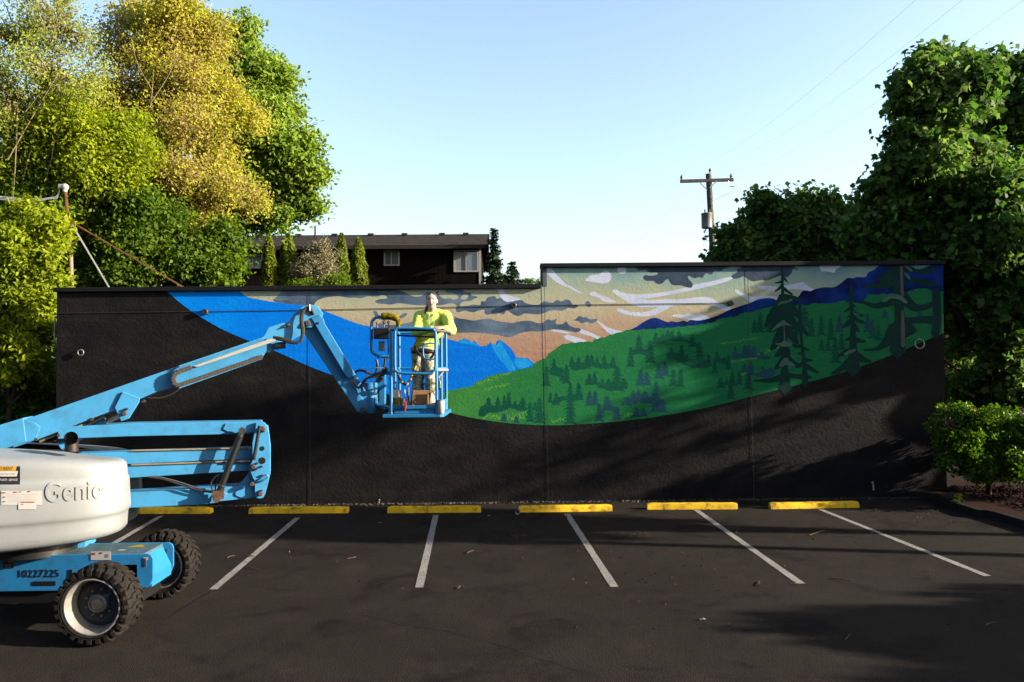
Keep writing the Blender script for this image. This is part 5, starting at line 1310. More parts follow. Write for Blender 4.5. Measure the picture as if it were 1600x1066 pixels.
def utility_pole():
    Y = 35.0
    def A(x, y, d=0): return U(x, y, Y+d)
    top = A(1107, 272); bx = A(1114, 400); dirv = (bx-top)/np.linalg.norm(bx-top); base = top+dirv*(top[2]/-dirv[2])
    base[2] = 0
    o = thing('utility_pole', base, 'weathered wooden utility pole with crossarm and grey transformer behind the trees', 'utility pole')
    mb = MB(); mb.tube([base, top], [.17, .125], 14); mb.build('pole', 'wood_pole', o, smooth=50)
    a, b = A(1063, 283.5, -.1), A(1146, 281, -.1); mb = MB(); mb.beam(a, b, .12, .14); mb.build('crossarm', 'wood_pole', o, bevel=.01)
    for p, q in (((1094, 286), (1105, 297)), ((1120, 283), (1109, 294))): mb = MB(); mb.beam(A(*p, -.16), A(*q, -.16), .015, .04); mb.build('arm_brace', 'galv', o)
    tips = []
    for x, y, L in ((1065, 283, .26), (1109.5, 272, .24), (1142.5, 281, .26)):
        p = A(x, y, -.1); mb = MB(); mb.lathe(p, (0, 0, 1), [(.0, .02), (.06, .02), (.08, .055), (.13, .05), (.15, .065), (.20, .055), (L, .03)], 12); mb.build('insulator', 'insulator', o, smooth=50); tips.append(p+np.array([0, 0, L]))
    c = A(1104.5, 357, -.05); mb = MB(); mb.lathe(c, (0, 0, 1), [(0, .20), (.03, .235), (.60, .235), (.62, .25), (.66, .25), (.68, .20), (.70, .0)], 20); t = mb.build('transformer', 'transformer', o, smooth=40)
    for dx in (-.1, .1): mb = MB(); mb.lathe(c+np.array([dx, -.1, .69]), (0, 0, 1), [(0, .03), (.1, .04), (.14, .02)], 8); mb.build('bushing', 'insulator', t)
    mb = MB(); q = A(1138, 283, -.2); mb.tube([q, A(1139, 291, -.2), A(1147, 291.5, -.2)], .02, 6); mb.build('cutout_fuse', 'insulator', o)
    for pts in ([(1147, 292), (1146, 298), (1135, 304), (1120, 311), (1112, 318)], [(1099, 358), (1100, 366), (1101, 376), (1099, 384)], [(1103, 358), (1104, 366)]):
        mb = MB(); mb.tube(catmull([A(x, y, -.25) for x, y in pts], 4), .012, 5); mb.build('drop_wire', 'wire', o)
    ends = [((1600, -152), (985, 368)), ((1660, -126), (975, 385)), ((1720, -86), (990, 400))]
    labs = ['leftmost overhead wire running from the crossarm to the upper right', 'middle overhead wire running from the pole top to the upper right', 'rightmost overhead wire running from the crossarm to the upper right']
    for t, (e1, e2), lb in zip(tips, ends, labs):
        P1 = U(*e1, 10.0); P2 = U(*e2, 110.0); mb = MB()
        s1 = [t+(P1-t)*k/14-np.array([0, 0, .5*math.sin(math.pi*k/14)]) for k in range(15)]; s2 = [t+(P2-t)*k/10-np.array([0, 0, .6*math.sin(math.pi*k/10)]) for k in range(11)]
        mb.tube(s1, .0016, 5); mb.tube(s2, .0035, 5); tag(mb.build('overhead_wire', 'wire'), lb, 'wire', 'overhead wires on the utility pole')
utility_pole()

def service_mast():
    Y = 18.6
    def A(x, y, d=0): return U(x, y, Y+d)
    zr = 4.2
    base = A(113, 452); top = A(101.5, 296); bend = A(107.5, 358)
    o = thing('service_mast', base, 'leaning rusty service mast with white weatherhead on the left roof end', 'mast')
    mb = MB(); mb.tube([base-np.array([0, 0, .3]), A(110, 390)], .048, 12); mb.build('lower_pipe', 'tan_pipe', o, smooth=50)
    mb = MB(); mb.tube([A(110, 390), bend], .040, 12); mb.build('middle_pipe', 'pipe_brown', o, smooth=50)
    mb = MB(); mb.tube([bend, top], .040, 12); mb.build('upper_pipe', 'rust_pipe', o, smooth=50)
    mb = MB(); mb.lathe(bend-np.array([0, 0, .04]), (0, 0, 1), [(0, .06), (.05, .06)], 12); mb.build('collar', 'black_metal', o)
    c = top; mb = MB(); mb.ball(c+np.array([0, 0, .05]), (.085, .07, .085), 14, 9); mb.box(c+np.array([-.07, 0, .07]), (.12, .10, .09)); mb.lathe(c-np.array([0, 0, .06]), (0, 0, 1), [(0, .05), (.08, .055)], 14); mb.build('weatherhead', 'white_paint', o, smooth=50)
    mb = MB(); mb.beam(A(112, 347), A(287, 449, .5), .035, .035); mb.build('brace', 'rust_pipe', o)
    mb = MB(); mb.beam(A(112, 350), A(171, 450, .4), .035, .035); mb.build('brace', 'galv', o)
    for k in range(3):
        mb = MB(); mb.tube(catmull([top+np.array([-.12, 0, .06]), A(90, 305+2*k), A(78, 309+k), A(40, 311+2*k), A(-60, 300+3*k)], 5), .010, 6); mb.build('service_wire', 'wire', o)
    mb = MB(); p = A(107, 434); q = A(106, 452); mb.tube([q-np.array([0, 0, .3]), p], .045, 12); tag(mb.build('roof_vent_pipe', 'galv', smooth=50), 'short grey vent pipe on the roof beside the leaning mast', 'pipe')
service_mast()
# ------------------------------------------------------------------ foliage
def leaf_object(name, C, size, nrm, mat, parent, shape='kite', jit=.8, seed=1, long=1.0):
    """many small folded leaves, one mesh. C: (n,3) positions, nrm: (n,3) preferred facing"""
    r = np.random.default_rng(seed); n = len(C)
    nn = nrm+r.normal(0, jit, (n, 3)); nn /= np.linalg.norm(nn, axis=1)[:, None]+1e-9
    a = r.normal(0, 1, (n, 3)); a[:, 2] -= .5
    t = a-nn*(a*nn).sum(1)[:, None]; t /= np.linalg.norm(t, axis=1)[:, None]+1e-9
    b = np.cross(nn, t); s = (size*r.uniform(.65, 1.3, n))[:, None]
    if shape == 'kite':
        loc = [(0, -.5*long, 0), (.30, .0, .10), (0, .5*long, -.05), (-.30, 0, .10)]; faces = [(0, 1, 2), (0, 2, 3)]
    elif shape == 'maple':
        loc = [(0, -.45, 0), (.28, -.30, .06), (.50, .08, .02), (.20, .16, .07), (0, .55, -.06), (-.20, .16, .07), (-.50, .08, .02), (-.28, -.30, .06)]
        faces = [(0, 1, 2, 3), (0, 3, 4), (0, 4, 5), (0, 5, 6, 7)]
    k = len(loc); V = np.empty((n, k, 3))
    for i, (x, y, z) in enumerate(loc): V[:, i] = C+b*(x*s)+t*(y*s)+nn*(z*s)
    V = V.reshape(-1, 3)-np.array(root_of(parent).location)
    me = bpy.data.meshes.new(name); me.vertices.add(n*k); me.vertices.foreach_set('co', V.ravel())
    li = []; ls = []; lt = []; pos = 0
    base = (np.arange(n)*k)
    idx = np.concatenate([np.array(f) for f in faces]); L = len(idx)
    loops = (base[:, None]+idx[None, :]).ravel(); me.loops.add(len(loops)); me.loops.foreach_set('vertex_index', loops.astype(np.int32))
    cnt = np.array([len(f) for f in faces]); st = np.concatenate([[0], np.cumsum(cnt)[:-1]])
    me.polygons.add(n*len(faces)); me.polygons.foreach_set('loop_start', (np.arange(n)[:, None]*L+st[None, :]).ravel().astype(np.int32))
    try: me.polygons.foreach_set('loop_total', np.tile(cnt, n).astype(np.int32))
    except Exception: pass
    me.update(calc_edges=True); me.materials.append(M(mat))
    o = bpy.data.objects.new(name, me); COL.objects.link(o); o.parent = parent
    return o

def crown_points(blobs, nclump, per, spread, seed, shell=.55, flat=1.0):
    r = np.random.default_rng(seed); B0 = [(np.asarray(c, float), np.asarray(q, float)*np.ones(3)) for c, q in blobs]
    B = []
    for c, q in B0:                  # boughs: smaller lobes growing out of every mass
        B.append((c, q*.55)); k = 12
        for _ in range(k):
            d = r.normal(0, 1, 3); d /= np.linalg.norm(d); f = r.uniform(.22, .44); B.append((c+d*q*r.uniform(.62, 1.08), q*f*np.array([1, 1, .85])))
    w = np.array([(q[0]*q[1]*q[2])**(2/3) for c, q in B]); w /= w.sum(); ids = r.choice(len(B), nclump, p=w)
    cc = np.empty((nclump, 3)); out = np.empty((nclump, 3))
    for i, j in enumerate(ids):
        c, q = B[j]; d = r.normal(0, 1, 3); d /= np.linalg.norm(d); f = shell+(1-shell)*r.random()**.6
        bump_ = 1+.16*mnoise.noise(Vector((c[0]+d[0]*2.3, c[1]+d[1]*2.3, d[2]*2.3)))
        cc[i] = c+d*q*f*bump_; out[i] = d
    sp = spread*r.uniform(.6, 1.4, nclump)
    dv = r.normal(0, 1, (nclump*per, 3)); dv /= np.linalg.norm(dv, axis=1)[:, None]; dv *= (1.75*r.random(nclump*per)**.5)[:, None]
    P = np.repeat(cc, per, 0)+dv*np.repeat(sp, per)[:, None]*np.array([1, 1, flat])
    Nn = np.repeat(out, per, 0)*.6+np.array([0, 0, .6])
    return cc, P, Nn

def tree(name, label, cat, base, blobs, nclump, per, spread, leaf, mat, shape='kite', trunk_r=.2, bark='bark', seed=3, shell=.5, group=None, twigs=60, fork=None, jit=.8, long=1.0, flat=.8, twig_r=.014, lowest=None, limbs=()):
    base = np.asarray(base, float); o = thing(name, base, label, cat, group)
    cc, P, Nn = crown_points(blobs, nclump, per, spread, seed, shell, flat)
    if lowest is not None: k = P[:, 2] > lowest; P = P[k]; Nn = Nn[k]
    r = np.random.default_rng(seed+50); mb = MB()
    cen = np.mean([np.asarray(b[0], float) for b in blobs], 0); fk = np.asarray(fork, float) if fork is not None else np.array([base[0]*.5+cen[0]*.5, base[1]*.5+cen[1]*.5, base[2]+(cen[2]-base[2])*.45])
    mid = (base+fk)/2+np.array([r.normal(0, .06), r.normal(0, .06), 0])
    mb.tube(catmull([base, mid, fk], 4), list(np.linspace(trunk_r*1.25, trunk_r*.8, 9)), 10)
    for c, q in blobs:
        c = np.asarray(c, float); m_ = fk*.5+c*.5+r.normal(0, .25, 3)*np.array([1, 1, .4]); m_[2] -= .1
        top = c+np.array([0, 0, float((np.ones(3)*q)[2])*.55]); mb.tube(catmull([fk, m_, c, top], 4), list(np.linspace(trunk_r*.6, trunk_r*.12, 13)), 7)
    Bc = np.array([np.asarray(b[0], float) for b in blobs])
    for i in r.choice(len(cc), min(twigs, len(cc)), replace=False):
        e = cc[i]; j = np.argmin(np.linalg.norm(Bc-e, axis=1)); s = Bc[j]*.75+e*.25; m_ = (s+e)/2+r.normal(0, .12, 3)
        mb.tube([s, m_, e], [twig_r*2.2, twig_r*1.4, twig_r*.5], 5)
    for lb in limbs: mb.tube(catmull(lb[0], 5), list(np.linspace(lb[1], lb[1]*.35, (len(lb[0])-1)*5+1)), 7)
    mb.build('trunk', bark, o, smooth=60)
    leaf_object('crown', P, leaf, Nn, mat, o, shape, jit, seed, long)
    return o

def P_(x, y, Y): return U(x, y, Y)
def blobpx(lst, Y, dep=.8):
    """ellipsoids given as picture ellipses (cx, cy, rx, ry[, dY])"""
    out = []
    for e in lst:
        y = Y+(e[4] if len(e) > 4 else 0); c = U(e[0], e[1], y); s = pxscale(c); out.append((c, (e[2]*s*1.1, e[2]*s*dep*1.1, e[3]*s*1.1)))
    return out

def gpt(x, Y): 
    p = U(x, 560, Y); return np.array([p[0], Y, 0.0])

def vegetation():
    # ---- left side
    b = blobpx([(350, 125, 72, 78), (312, 70, 52, 48), (415, 178, 52, 66), (450, 240, 48, 56), (465, 292, 40, 42), (395, 260, 66, 80), (430, 328, 40, 36), (350, 310, 56, 64)], 28.0)
    tree('maple_tree', 'tall fresh green maple rising behind the yellow-budded tree', 'tree', gpt(325, 28), b, 4200, 24, .30, .17, 'leaf_maple', 'kite', .17, 'bark', seed=11, twigs=120, shell=.45, fork=U(338, 350, 28))
    b = blobpx([(245, 95, 105, 90), (190, 185, 100, 105), (300, 190, 90, 100), (330, 285, 62, 68), (235, 300, 100, 72), (262, 42, 75, 48), (345, 190, 50, 55)], 23.0)
    lim = [([U(x, y, 21.7) for x, y in q], r_) for q, r_ in (([(203, 278), (215, 245), (228, 205), (236, 160), (240, 110)], .022), ([(228, 205), (250, 185), (272, 172)], .018), ([(222, 225), (195, 190), (180, 150)], .016), ([(236, 160), (262, 120), (280, 80)], .015), ([(237, 140), (215, 100), (205, 60)], .015), ([(260, 250), (285, 235), (300, 215)], .015))]
    tree('budding_tree', 'wide tree covered in yellow and russet spring buds', 'tree', gpt(235, 23), b, 4800, 24, .25, .095, 'leaf_yellow', 'kite', .24, 'bark_pale', seed=12, twigs=420, shell=.25, jit=1.0, twig_r=.012, fork=U(250, 300, 23), limbs=lim)
    b = blobpx([(60, 300, 95, 90), (160, 330, 90, 80), (240, 370, 85, 65), (310, 395, 65, 50), (120, 400, 100, 55), (345, 430, 30, 30), (50, 420, 60, 60), (180, 430, 90, 30), (280, 430, 55, 26)], 21.0)
    tree('broadleaf_tree', 'low dark green broadleaf tree spreading above the black wall at left', 'tree', gpt(150, 21), b, 3400, 24, .22, .125, 'leaf_mid', 'kite', .22, seed=13, twigs=120, shell=.3)
    b = blobpx([(120, 235, 90, 60), (50, 190, 80, 70), (170, 270, 80, 50), (20, 260, 70, 60)], 20.4)
    tree('linden_tree', 'lime green linden foliage under the sparse birch at upper left', 'tree', gpt(30, 20.4), b, 1900, 24, .25, .105, 'leaf_lime', 'kite', .16, seed=14, twigs=80, shell=.35)
    b = blobpx([(30, 60, 75, 75), (80, 120, 70, 70), (20, 150, 60, 70), (95, 40, 45, 45)], 19.5)
    tree('birch_tree', 'sparse birch with reddish twigs against the sky at upper left', 'tree', gpt(-40, 19.5), b, 1000, 16, .24, .075, 'leaf_birch', 'kite', .03, 'bark_pale', seed=15, twigs=260, shell=.1, jit=1.0, twig_r=.009, limbs=[([U(x, y, 19.0) for x, y in ((12, 250), (28, 222), (55, 175), (85, 125), (112, 80), (140, 44))], .016), ([U(x, y, 19.0) for x, y in ((40, 175), (60, 150), (75, 140))], .01)])
    b = blobpx([(30, 370, 55, 50), (45, 440, 45, 45), (15, 480, 50, 60), (55, 500, 32, 40), (35, 555, 40, 40), (-40, 430, 60, 90), (72, 448, 20, 28), (60, 385, 30, 28)], 17.9)
    tree('hazel_bush', 'sunlit yellow-green hazel bush at the left end of the black wall', 'bush', gpt(0, 17.9), b, 2000, 20, .17, .11, 'leaf_lime', 'kite', .07, seed=16, twigs=90, shell=.3, long=1.25)
    b = blobpx([(20, 600, 60, 45), (60, 640, 40, 40), (-40, 620, 60, 70), (-20, 690, 90, 60), (60, 700, 50, 50), (70, 570, 42, 70, 2.0), (60, 650, 50, 60, 2.0)], 18.6)
    tree('bramble_bush', 'dark tangled bramble filling the shade left of the wall', 'bush', gpt(0, 18.6), b, 1500, 16, .22, .11, 'leaf_mid', 'kite', .03, seed=17, twigs=120, shell=.1)
    # woodland mass behind, read as one dark backdrop between trunks
    b = blobpx([(40, 430, 130, 120), (160, 440, 120, 100), (250, 440, 80, 70), (-60, 300, 150, 150), (90, 330, 120, 110)], 31.0)
    tree('background_tree', 'shadowy broadleaf tree deep behind the left end of the wall', 'tree', gpt(100, 31), b, 1800, 18, .45, .30, 'leaf_mid', 'kite', .3, seed=18, twigs=40, shell=.1)
    # ---- columns and shrubs in front of the apartment house
    for i, (x, yt, hw, lab) in enumerate(((420.5, 366, 12, 'narrow leftmost arborvitae column beside the maple'), (451, 367, 17, 'second and broadest arborvitae column from the left'), (534, 366, 12, 'slim arborvitae column just right of the dry shrub'), (560.5, 373, 15, 'rightmost arborvitae column before the dark house wall'))):
        Y = 33.0+.4*i; c0 = U(x, 460, Y); s = pxscale(c0); ct = U(x, yt, Y); base = np.array([c0[0], Y, 0.0]); o = thing('arborvitae', base, lab, 'conifer', 'arborvitae columns behind the wall')
        r = np.random.default_rng(60+i); n = 9000; t = r.random(n); zz = 2.0+(ct[2]-2.0)*t; prof = np.interp(t, [0, .5, .8, .93, 1], [1, 1, .82, .5, .06])*hw*s
        a = r.uniform(0, 2*math.pi, n); lump = 1+.10*np.sin(a*5+zz*3)+.08*np.sin(zz*9+a*2); rad = prof*lump*(1-.28*r.random(n)**2)
        P = np.stack([c0[0]+np.cos(a)*rad, Y+np.sin(a)*rad, zz], 1); nn = np.stack([np.cos(a), np.sin(a), np.full(n, .6)], 1)
        mb = MB(); mb.tube([base, (c0[0], Y, ct[2]*.8)], [.09, .03], 8); mb.build('trunk', 'bark', o); leaf_object('foliage', P, .13, nn, 'leaf_arbor', o, 'kite', .55, 70+i, 1.5)
    b = blobpx([(495, 405, 26, 26), (480, 425, 22, 22), (512, 415, 22, 26), (505, 388, 16, 16)], 33.0)
    tree('dry_shrub', 'pale dry twiggy shrub between the arborvitae columns', 'bush', gpt(497, 33), b, 420, 12, .16, .07, 'leaf_dry', 'kite', .05, 'bark_pale', seed=21, twigs=300, shell=.15, twig_r=.012)
    b = blobpx([(522, 442, 18, 10), (480, 447, 16, 6)], 32.0)
    tree('green_shrub', 'low grey-green shrub just above the wall near the dry shrub', 'bush', gpt(520, 32), b, 200, 16, .18, .09, 'leaf_mid', 'kite', .04, seed=22, twigs=20)
    for i, (x, yt, hw, lab) in enumerate(((771.5, 357, 19, 'tall pointed spruce at the right end of the apartment house'), (800, 409, 24, 'shorter bushy spruce right of the tall pointed one'))):
        Y = 41+i; ct = U(x, yt, Y); s = pxscale(ct); base = np.array([ct[0], Y, 0.0]); o = thing('spruce_tree', base, lab, 'conifer', 'spruces beyond the wall')
        mb = MB(); mb.tube([base, (ct[0], Y, ct[2])], [.2, .02], 9); r = np.random.default_rng(80+i); PP = []; NN = []; z = ct[2]-.1; zmin = 2.5; H = ct[2]-zmin
        while z > zmin:
            t = (ct[2]-z)/(3.0 if i == 0 else 1.5); L = min(hw*s*1.3, hw*s*(.10+1.0*t))
            for k in range(8):
                a = r.uniform(0, 2*math.pi); l = L*r.uniform(.65, 1.1); d = np.array([math.cos(a), math.sin(a), -.28]); st = np.array([ct[0], Y, z]); mb.tube([st, st+d*l*.6, st+d*l+np.array([0, 0, l*.10])], [.025, .016, .006], 5)
                m_ = max(6, int(l*34)); q = r.random(m_)**.7; PP.append(st+d*(l*q)[:, None]+np.array([0, 0, 1])*((q**2)*l*.1)[:, None]+r.normal(0, .06, (m_, 3))*np.array([1, 1, .6])); NN.append(np.tile([0, 0, 1.0], (m_, 1)))
            z -= .17
        mb.build('trunk', 'bark', o); leaf_object('foliage', np.concatenate(PP), .17, np.concatenate(NN), 'leaf_spruce', o, 'kite', .7, 90+i, 1.8)
    b = blobpx([(828, 440, 7, 6), (840, 441, 6, 5)], 40); tree('far_shrub', 'tiny green treetop showing over the wall beside the parapet step', 'bush', gpt(832, 40), b, 50, 12, .12, .1, 'leaf_mid', 'kite', .04, seed=23, twigs=10)
    # ---- right side
    b = blobpx([(1505, 140, 68, 68, -.4), (1565, 175, 85, 95, 2.4), (1470, 215, 58, 70, -1.2), (1428, 285, 44, 50, -.6), (1480, 330, 95, 85, -.3), (1580, 330, 100, 105, 1.8), (1560, 600, 60, 45, .8), (1395, 340, 62, 55), (1442, 150, 34, 42, -1.0), (1425, 380, 60, 45), (1520, 420, 75, 60), (1600, 450, 80, 90), (1650, 350, 70, 90, 1.5), (1590, 545, 42, 65)], 19.6, .75)
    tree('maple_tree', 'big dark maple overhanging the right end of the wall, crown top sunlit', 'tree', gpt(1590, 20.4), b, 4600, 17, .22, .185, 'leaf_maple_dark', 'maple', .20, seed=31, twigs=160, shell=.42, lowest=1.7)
    b = blobpx([(1152, 402, 34, 42), (1192, 352, 38, 46), (1225, 370, 50, 60), (1270, 350, 45, 42), (1310, 350, 50, 50), (1345, 380, 50, 60), (1205, 410, 60, 50), (1290, 410, 60, 50), (1118, 428, 12, 18)], 24.0, .9)
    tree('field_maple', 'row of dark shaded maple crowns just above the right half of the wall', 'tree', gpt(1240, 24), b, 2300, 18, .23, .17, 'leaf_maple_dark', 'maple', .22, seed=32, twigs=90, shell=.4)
    b = blobpx([(1530, 520, 70, 55), (1600, 520, 70, 60), (1480, 470, 45, 50), (1640, 600, 60, 80), (1560, 450, 80, 50)], 27.0)
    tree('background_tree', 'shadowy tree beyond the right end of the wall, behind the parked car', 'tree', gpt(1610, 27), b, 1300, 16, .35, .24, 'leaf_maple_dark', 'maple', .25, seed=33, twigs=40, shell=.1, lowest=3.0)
    b = [((14+3.2*k, 29.5, 1.5), (2.0, 1.2, 1.6)) for k in range(5)]
    tree('laurel_hedge', 'dark laurel hedge closing the back lot behind the parked car', 'hedge', (20, 29.5, 0), b, 1500, 16, .3, .22, 'leaf_maple_dark', 'kite', .05, seed=36, twigs=20, shell=.2)
    # hedge bush in the planter
    b = blobpx([(1540, 672, 66, 32), (1590, 680, 60, 42), (1505, 690, 38, 40), (1560, 715, 62, 38), (1620, 720, 60, 55), (1525, 730, 40, 22), (1650, 690, 60, 50)], 15.9, .85)
    tree('hedge_bush', 'rounded green hedge bush with bright top leaves in the planter', 'bush', G(1545, 772, .12), b, 1500, 22, .085, .075, 'leaf_hedge', 'kite', .045, seed=34, twigs=160, shell=.45, twig_r=.008, flat=.9, lowest=.45)
    # sapling sprouts in the mulch
    c = G(1500, 786, .13); o = thing('sprout', c, 'small bright green seedling growing in the mulch near the kerb', 'plant'); r = np.random.default_rng(5)
    mb = MB(); mb.tube([c, c+np.array([.01, 0, .12])], .006, 6); mb.build('stem', 'twig', o); leaf_object('leaves', c+r.normal(0, .05, (26, 3))+np.array([0, 0, .11]), .075, np.tile([0, -.3, 1.0], (26, 1)), 'leaf_lime', o, 'kite', .5, 6)
    # ---- trees to the right, outside the picture, whose shade falls on the wall and the lot
    shade = [((19.5, 11.4), [((19.5, 11.30, 7.2), (1.9, .75, 1.6)), ((19.2, 11.80, 8.9), (1.5, .6, .8)), ((20.3, 10.90, 6.8), (1.5, 1.0, 1.3)), ((19.4, 10.40, 6.7), (1.7, .65, .9))], 1000, 41, 'maple standing right of the lot, shading the foot of the wall'),
             ((15.6, 15.9), [((15.4, 16.20, 5.2), (1.5, .75, 1.2)), ((15.3, 15.90, 6.9), (1.4, .7, 1.0)), ((16.0, 16.80, 5.6), (1.2, .9, 1.6)), ((14.9, 15.70, 5.8), (.8, .3, .7))], 800, 42, 'maple right of the planter, shading the right half of the mural'),
             ((21.8, 5.6), [((21.5, 7.80, 2.9), (2.0, 1.4, 2.0)), ((21.9, 5.80, 3.1), (2.3, 1.5, 2.5)), ((22.5, 4.20, 3.2), (2.4, 1.5, 2.5)), ((23, 2.20, 3.2), (2.5, 1.8, 2.5)), ((24, -0.10, 3.4), (2.5, 1.8, 2.5))], 3400, 43, 'broad tree beside the lot entrance, shading the near right asphalt')]
    for (x, y), bl, n, sd, lab in shade:
        tree('shade_tree', lab, 'tree', (x, y, 0), bl, n, 18, .28, .34 if sd != 43 else .42, 'leaf_maple_dark', 'kite', .2, seed=sd, twigs=60, shell=.05)
    tree('young_tree', 'thin young tree right of the planter, breaking the sun on the wall into streaks', 'tree', (17.5, 14.2, 0), [((17.5, 14.1, 6.1), (1.4, .75, .9)), ((17.2, 14.4, 5.2), (1.0, .5, .5))], 22, 12, .18, .20, 'leaf_maple_dark', 'kite', .04, seed=44, twigs=20, shell=.1)
    # lamp post whose thin shadow crosses the stalls
    o = thing('lamp_post', (17.5, 10.1, 0), 'slim lamp post at the right edge of the lot', 'lamp post')
    mb = MB(); mb.tube([(17.5, 10.1, 0), (17.5, 10.1, 5.0)], [.15, .12], 12); mb.build('pole', 'black_metal', o, smooth=50)
    mb = MB(); mb.box((17.35, 10.1, 5.03), (.6, .25, .08)); mb.build('lamp_head', 'black_metal', o, bevel=.02)
vegetation()

# ------------------------------------------------------------------ planter, kerb, car and small ground things
def planter():
    edge = [(1398, 776), (1440, 779), (1475, 787), (1510, 798), (1550, 811), (1600, 826), (1680, 850)]
    E = catmull([G(x, y) for x, y in edge], 5)
    mb = MB(); inn = []; k = len(E); sec = []
    for i, p in enumerate(E):
        t = E[min(i+1, k-1)]-E[max(i-1, 0)]; t /= np.linalg.norm(t); n = np.array([-t[1], t[0], 0]); n = n if n[1] > 0 else -n
        sec.append([p, p+n*.01+np.array([0, 0, .11]), p+n*.035+np.array([0, 0, .135]), p+n*.15+np.array([0, 0, .135]), p+n*.16+np.array([0, 0, 0])]); inn.append(p+n*.15)
    vs = [q for s in sec for q in s]; fs = []
    for i in range(k-1):
        for j in range(4): fs.append((i*5+j, (i+1)*5+j, (i+1)*5+j+1, i*5+j+1))
    fs.append((0, 1, 2, 3, 4)); mb.add(vs, fs); tag(mb.build('kerb', 'kerb', smooth=30), 'low concrete kerb round the planter bed', 'kerb', kind='structure')
    # mulch bed, gently mounded
    back = [(14.5, 18.4, 0), (9.9, 18.4, 0)]; mb = MB(); pts = [p+np.array([0, 0, .115]) for p in inn]+[np.array([16, 13.5, .115])]+[np.array(b)+np.array([0, 0, .115]) for b in back]
    mb.poly(pts); tag(mb.build('planter_bed', 'mulch'), 'planter bed of dark red-brown mulch', 'planter', kind='structure')
    # bark chips
    r = np.random.default_rng(9); n = 4200; P = np.empty((n, 3)); i = 0; I = np.array(inn)
    while i < n:
        x = r.uniform(9.7, 13.5); y = r.uniform(13.6, 17.6); ye = np.interp(x, I[:, 0], I[:, 1])
        if y > ye+.04: P[i] = (x, y, .125+r.random()*.035); i += 1
    o = thing('bark_chips', (11, 15.5, .11), 'loose red-brown bark chips covering the planter bed', 'mulch'); o['kind'] = 'stuff'
    leaf_object('chips', P, .055, np.tile([0, 0, .8], (n, 1)), 'mulch', o, 'kite', .7, 12, 1.3)
    # rounded stone and pale rubble at the wall's corner
    c = G(1492, 770, .08); mb = MB(); mb.ball(c+np.array([0, 0, .06]), (.15, .11, .10), 16, 10); tag(mb.build('boulder', 'kerb', smooth=60), 'rounded grey stone at the wall corner beside the hedge', 'stone')
    c = G(1460, 772, .0); mb = MB()
    for k in range(9): mb.ball(c+np.array([r.normal(0, .16), r.normal(0, .05), .05]), (.09+.05*r.random(), .05, .05), 10, 6)
    tag(mb.build('rubble_pile', 'kerb', smooth=50), 'low heap of broken concrete where kerb meets wall', 'rubble')
planter()

def car():
    Y0 = 24.0; c = np.array([U(1545, 600, Y0)[0], Y0, 0.0]); o = thing('parked_car', c, 'dark red car parked in deep shade beyond the hedge', 'car')
    prof = [(-2.1, .35), (-2.15, .62), (-2.05, .82), (-1.35, .93), (-.75, 1.36), (-.3, 1.45), (.7, 1.44), (1.35, 1.05), (1.95, .96), (2.12, .80), (2.12, .40), (1.9, .28), (-1.9, .28)]
    mb = MB(); mb.prism([c+np.array([x, -.85, z]) for x, z in prof], (0, 1.7, 0)); bd = mb.build('body', 'car_red', o, bevel=.07, smooth=40)
    mb = MB(); mb.prism([c+np.array([x, -.858, z]) for x, z in ((-1.12, .98), (-.68, 1.32), (-.28, 1.39), (.02, 1.39), (.02, .98))], (0, .02, 0)); mb.build('window', 'glass', bd)
    mb = MB(); mb.prism([c+np.array([x, -.858, z]) for x, z in ((.09, .98), (.09, 1.39), (.65, 1.38), (1.15, 1.06), (1.12, .98))], (0, .02, 0)); mb.build('window', 'glass', bd)
    for x in (-1.3, 1.3):
        for y in (-.80, .80):
            mb = MB(); mb.lathe(c+np.array([x, y-.1, .31]), (0, 1, 0), [(-.005, .18), (0, .29), (.03, .31), (.17, .31), (.2, .29), (.205, .18)], 24); w = mb.build('wheel', 'rubber', o, smooth=40)
            mb = MB(); mb.lathe(c+np.array([x, y-.11 if y < 0 else y+.105, .31]), (0, 1, 0), [(0, .02), (0, .17), (.02, .18)], 20, cap=True); mb.build('hubcap', 'print_grey', w, smooth=40)
    mb = MB(); mb.box(c+np.array([-2.1, -.6, .70]), (.08, .3, .12)); mb.build('headlight', 'vinyl', o, bevel=.02)
    mb = MB(); mb.box(c+np.array([2.1, -.6, .78]), (.06, .25, .14)); mb.build('tail_light', 'sticker_red', o, bevel=.02)
    # red slanted rail by the building corner
    a, b = U(1474, 562, 20.5), U(1534, 604, 20.5); g = thing('slanted_rail', (a[0], 20.5, 0), 'thin red slanted handrail in the shade beside the wall end', 'handrail')
    mb = MB(); mb.tube([a, b], .035, 10); mb.build('rail', 'beam_red', g)
    for p in (a, b): mb = MB(); mb.tube([p, (p[0], 20.5, 0)], .03, 8); mb.build('post', 'black_metal', g)
    # building far behind in the shade
    mb = MB(); mb.box((19, 37, 1.9), (24, 8, 3.8)); h = thing('far_building', (19, 37, 0), 'low dark building across the back lot, deep in shade', 'building'); mb.build('walls', 'siding', h)
    mb = MB(); mb.box((19, 37, 3.9), (24.6, 8.6, .22)); mb.build('roof', 'roofing', h)
car()

def sky_block():
    # unseen building added behind the camera to hold back sky light
    h = thing('sky_block_building', (-6, -16, 0), 'unseen dark brick building added behind the camera to block sky light', 'building')
    mb = MB(); mb.box((-8, -19, 4.5), (62, 8, 9)); mb.build('walls', 'brick_far', h)
    mb = MB(); mb.box((-8, -19, 9.1), (62.6, 8.6, .25)); mb.build('roof', 'roofing', h)
    for k in range(7):
        mb = MB(); mb.box((-32+8*k, -14.98, 2.0), (2.4, .08, 2.2)); mb.build('window', 'glass', h)
sky_block()

